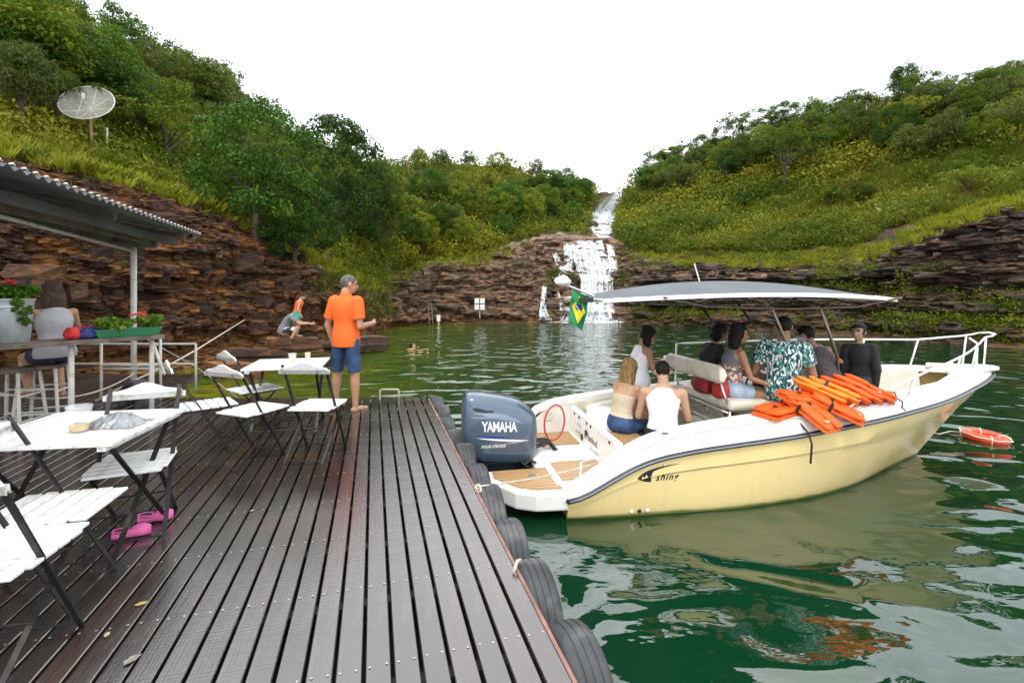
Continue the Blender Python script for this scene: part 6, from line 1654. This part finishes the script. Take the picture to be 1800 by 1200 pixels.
# --- people aboard (boat heading = +x local, so facing yaw is measured from world +Y)
FW = BA-PI/2        # facing the bow
person('blonde woman in beige top and jeans sitting at the boat stern, seen from behind', 1.62, bw(.84, -.24, .66), FW+.45, lean=.22, head=(0, .15),
       arms=[((-.15, .3, -1), (.3, .9, .5)), ((.15, .3, -1), (-.35, .9, .45))], legs=[((-.12, 1, -.05), (0, .1, -1)), ((.12, 1, -.05), (0, .1, -1))], sk=(.52, .29, .18), fem=True, top=('cami', M_BEIGE, .005), bottom=('jeans', M_DENIM), hair=('long', H_BLOND))
person('man in white vest sitting at the boat stern with his back to the camera', 1.74, bw(1.18, -.58, .62), FW+1.15, lean=.12, head=(.1, .3),
       arms=[((-.22, .25, -1), (.45, .95, .45)), ((.22, .2, -1), (-.35, .95, .3))], legs=[((-.2, 1, -.05), (0, .1, -1)), ((.2, 1, -.05), (0, .1, -1))], sk=(.55, .32, .21), top=('tank', M_WVEST, -.03), bottom=('shorts', M_BLKT, .8), hair=('short', H_BLACK))
w3, AT3, _, _ = person('standing woman in white sleeveless top looking down at a phone near the stern', 1.62, bw(1.42, .56, .98), FW+.1, lean=.10, head=(-.1, .55),
       arms=[((-.12, .25, -1), (.12, 1, .30)), ((.12, .2, -1), (-.12, 1, .12))], sk=(.38, .20, .12), fem=True, top=('tank', M_WVEST, -.05), bottom=('shorts', M_WVEST, .45), hair=('long', H_BLACK))
o = MB().box((0, 0, 0), (.075, .012, .15)).build('phone', simple('phone_white', (.75, .75, .78), .2), bevel=.004); wr = AT3[0][2]; o.matrix_world = Matrix.Translation(w3.location) @ Matrix.Rotation(FW+.1, 4, 'Z') @ Matrix.Translation(wr+Vector((.05, .085, .04))) @ Matrix.Rotation(-.9, 4, 'X'); tag(o, 'pale phone held by the standing woman in white', 'phone')
person('woman with long black hair, grey vest and pale denim shorts sitting on the helm seat', 1.64, bw(2.16, -.30, 1.03), FW-.15, lean=.10, head=(-.2, .1),
       arms=[((-.15, .35, -1), (.1, 1, -.2)), ((.18, .30, -1), (0, 1, -.35))], legs=[((-.10, 1, -.10), (0, -.05, -1)), ((.10, 1, -.12), (0, -.05, -1))], sk=(.40, .21, .12), fem=True, top=('tank', M_GRV, .0), bottom=('shorts', M_DENIML, .5), hair=('long', H_BLACK))
person('person in black shirt half hidden behind the woman on the helm seat', 1.62, bw(2.14, .22, 1.03), FW-.1, lean=.28, head=(0, .3), arms=[((-.2, .4, -1), (.1, 1, -.1)), ((.15, .45, -1), (0, 1, -.1))], legs=[((-.10, 1, -.1), (0, -.05, -1)), ((.10, 1, -.1), (0, -.05, -1))], sk=(.36, .2, .12), fem=True, top=('shirt', M_BLKT, -.01), bottom=('shorts', M_BLKT, .5), hair=('bob', H_BLACK), vox=.011)
person('man in teal leaf print shirt standing at the boat console, back turned', 1.80, bw(2.62, -.58, 1.06), FW+.95, lean=.03, head=(.1, .1),
       arms=[((-.32, .10, -1), (.25, .95, .1)), ((.28, .15, -1), (-.1, .9, -.4))], sk=(.34, .19, .12), top=('shirt', M_HAWAII, -.06, .022), bottom=('shorts', M_FSH, .85), hair=('short', H_BLACK), width=1.0)
person('man in dark patterned vest leaning forward beside the leaf print shirt', 1.72, bw(3.28, -.52, 1.02), FW+1.75, lean=.42, head=(.2, .25), side=-.1,
       arms=[((-.25, .5, -1), (.2, .7, -.6)), ((.3, .1, -1), (-.1, .7, -.7))], sk=(.30, .16, .10), top=('tank', M_DFLOR, -.02, .018), bottom=('shorts', M_NAVY, .8), hair=('short', H_BLACK), width=1.05)
person('dark haired woman behind the leaning man, one arm raised', 1.62, bw(3.42, .02, .98), FW+1.2, lean=.05, head=(.6, .1), arms=[((-.6, .3, .1), (.4, .3, .8)), ((.85, .1, -.45), (-.75, .1, .65))], sk=(.36, .2, .12), fem=True, top=('cami', M_BLKT, .0), bottom=('shorts', M_BLKT, .6), hair=('bun', H_BLACK), vox=.011)
person('woman in black blouse and dark skirt standing in the bow, looking left', 1.60, bw(4.02, -.14, 1.03), FW-2.35, lean=.02, head=(-.35, .0), arms=[((-.12, .08, -1), (.06, .12, -1)), ((.12, .08, -1), (-.06, .12, -1))], sk=(.46, .27, .18), width=.9, fem=True, top=('long', M_BLKT, -.02, .006), bottom=('shorts', simple('dark_print_skirt', (.035, .05, .05), .7, 0, .7, 30), .7), hair=('bun', H_BLACK))
# --- people on the rocks and in the water
rp_ = D(500, 590, 13.6); gz = ground_z(rp_.x, rp_.y); z0 = max(gz.z if gz else 0, 0.0)
kd = D(522, 592, 13.5); kg = z0*0+EYE-(592-HOR)/FPX*13.5
person('child in orange life jacket and teal shorts standing on the rocks', 1.26, Vector((kd.x, kd.y, kg+.53*1.26)), R_(-70), lean=.25, head=(-.3, .5), arms=[((-.35, -.3, -1), (.1, .3, -1)), ((.3, -.2, -1), (0, .4, -1))], sk=(.50, .27, .17), top=('tank', simple('orange_vest', (.82, .12, .02), .6), .03, .03), bottom=('shorts', M_TEAL, .55), hair=('short', H_BLACK), vox=.012)
cd_ = D(497, 588, 13.4); person('crouching adult in grey tee shirt helping the child on the rocks', 1.7, Vector((cd_.x, cd_.y, kg+.18)), R_(-72), lean=.55, head=(0, .3), arms=[((-.1, .8, -.6), (.1, 1, -.1)), ((.2, .8, -.6), (0, 1, 0))], legs=[((-.3, 1, .25), (0, -.5, -1)), ((.3, 1, .25), (0, -.5, -1))], sk=(.52, .30, .19), top=('shirt', M_GREYT, -.04, .02), bottom=('shorts', M_STR, .9), hair=('short', H_BLACK), vox=.012)
# flat ledge they stand on
for px, py, Y_, w_, d_, th_ in ((520, 603, 13.5, 1.9, 1.1, .35), (455, 622, 13.3, 2.6, 1.5, .4), (590, 607, 14.6, 1.6, 1.2, .35), (400, 650, 12.2, 2.2, 1.3, .45), (560, 632, 14.0, 1.8, 1.0, .3), (640, 600, 17.0, 1.6, 1.4, .5)):
    q_ = D(px, py, Y_); o = link('stone', slab_mesh(int(px)).mesh('stone', M_SLAB_W), None, cliffs[0]); o.location = (q_.x, q_.y, q_.z-th_*.15); o.scale = (w_, d_, th_); o.rotation_euler = (0, .02, random.uniform(-.4, .4))
sw = G(707, 612, WATER_Z+.05); person('swimmer with only head and shoulders above the green water', 1.72, Vector((sw.x, sw.y, WATER_Z-.33)), R_(-60), lean=.9, head=(0, -.7), arms=[((-.9, .5, .1), (-.2, 1, 0)), ((.9, .5, .1), (.2, 1, 0))], legs=[((-.1, -1, -.3), (0, -1, -.3)), ((.1, -1, -.3), (0, -1, -.3))], sk=(.55, .30, .2), bottom=('shorts', M_NAVY, .7), hair=('short', H_BLACK), vox=.012)
# --- seated woman at the counter
person('woman in light grey vest and shorts sitting at the counter behind the flower bucket', 1.66, Vector((D(98, 0, 5.15).x, 5.15, .90)), R_(62), lean=.10, head=(.2, .15), arms=[((-.2, .5, -.8), (.2, 1, .35)), ((.3, .45, -.7), (.1, 1, .3))], legs=[((-.12, 1, -.12), (0, -.35, -1)), ((.12, 1, -.2), (0, -.45, -1))], sk=(.48, .27, .16), fem=True, top=('tank', M_LGREY, -.03, .02), bottom=('shorts', M_NAVY, .5), hair=('long', H_BROWN))
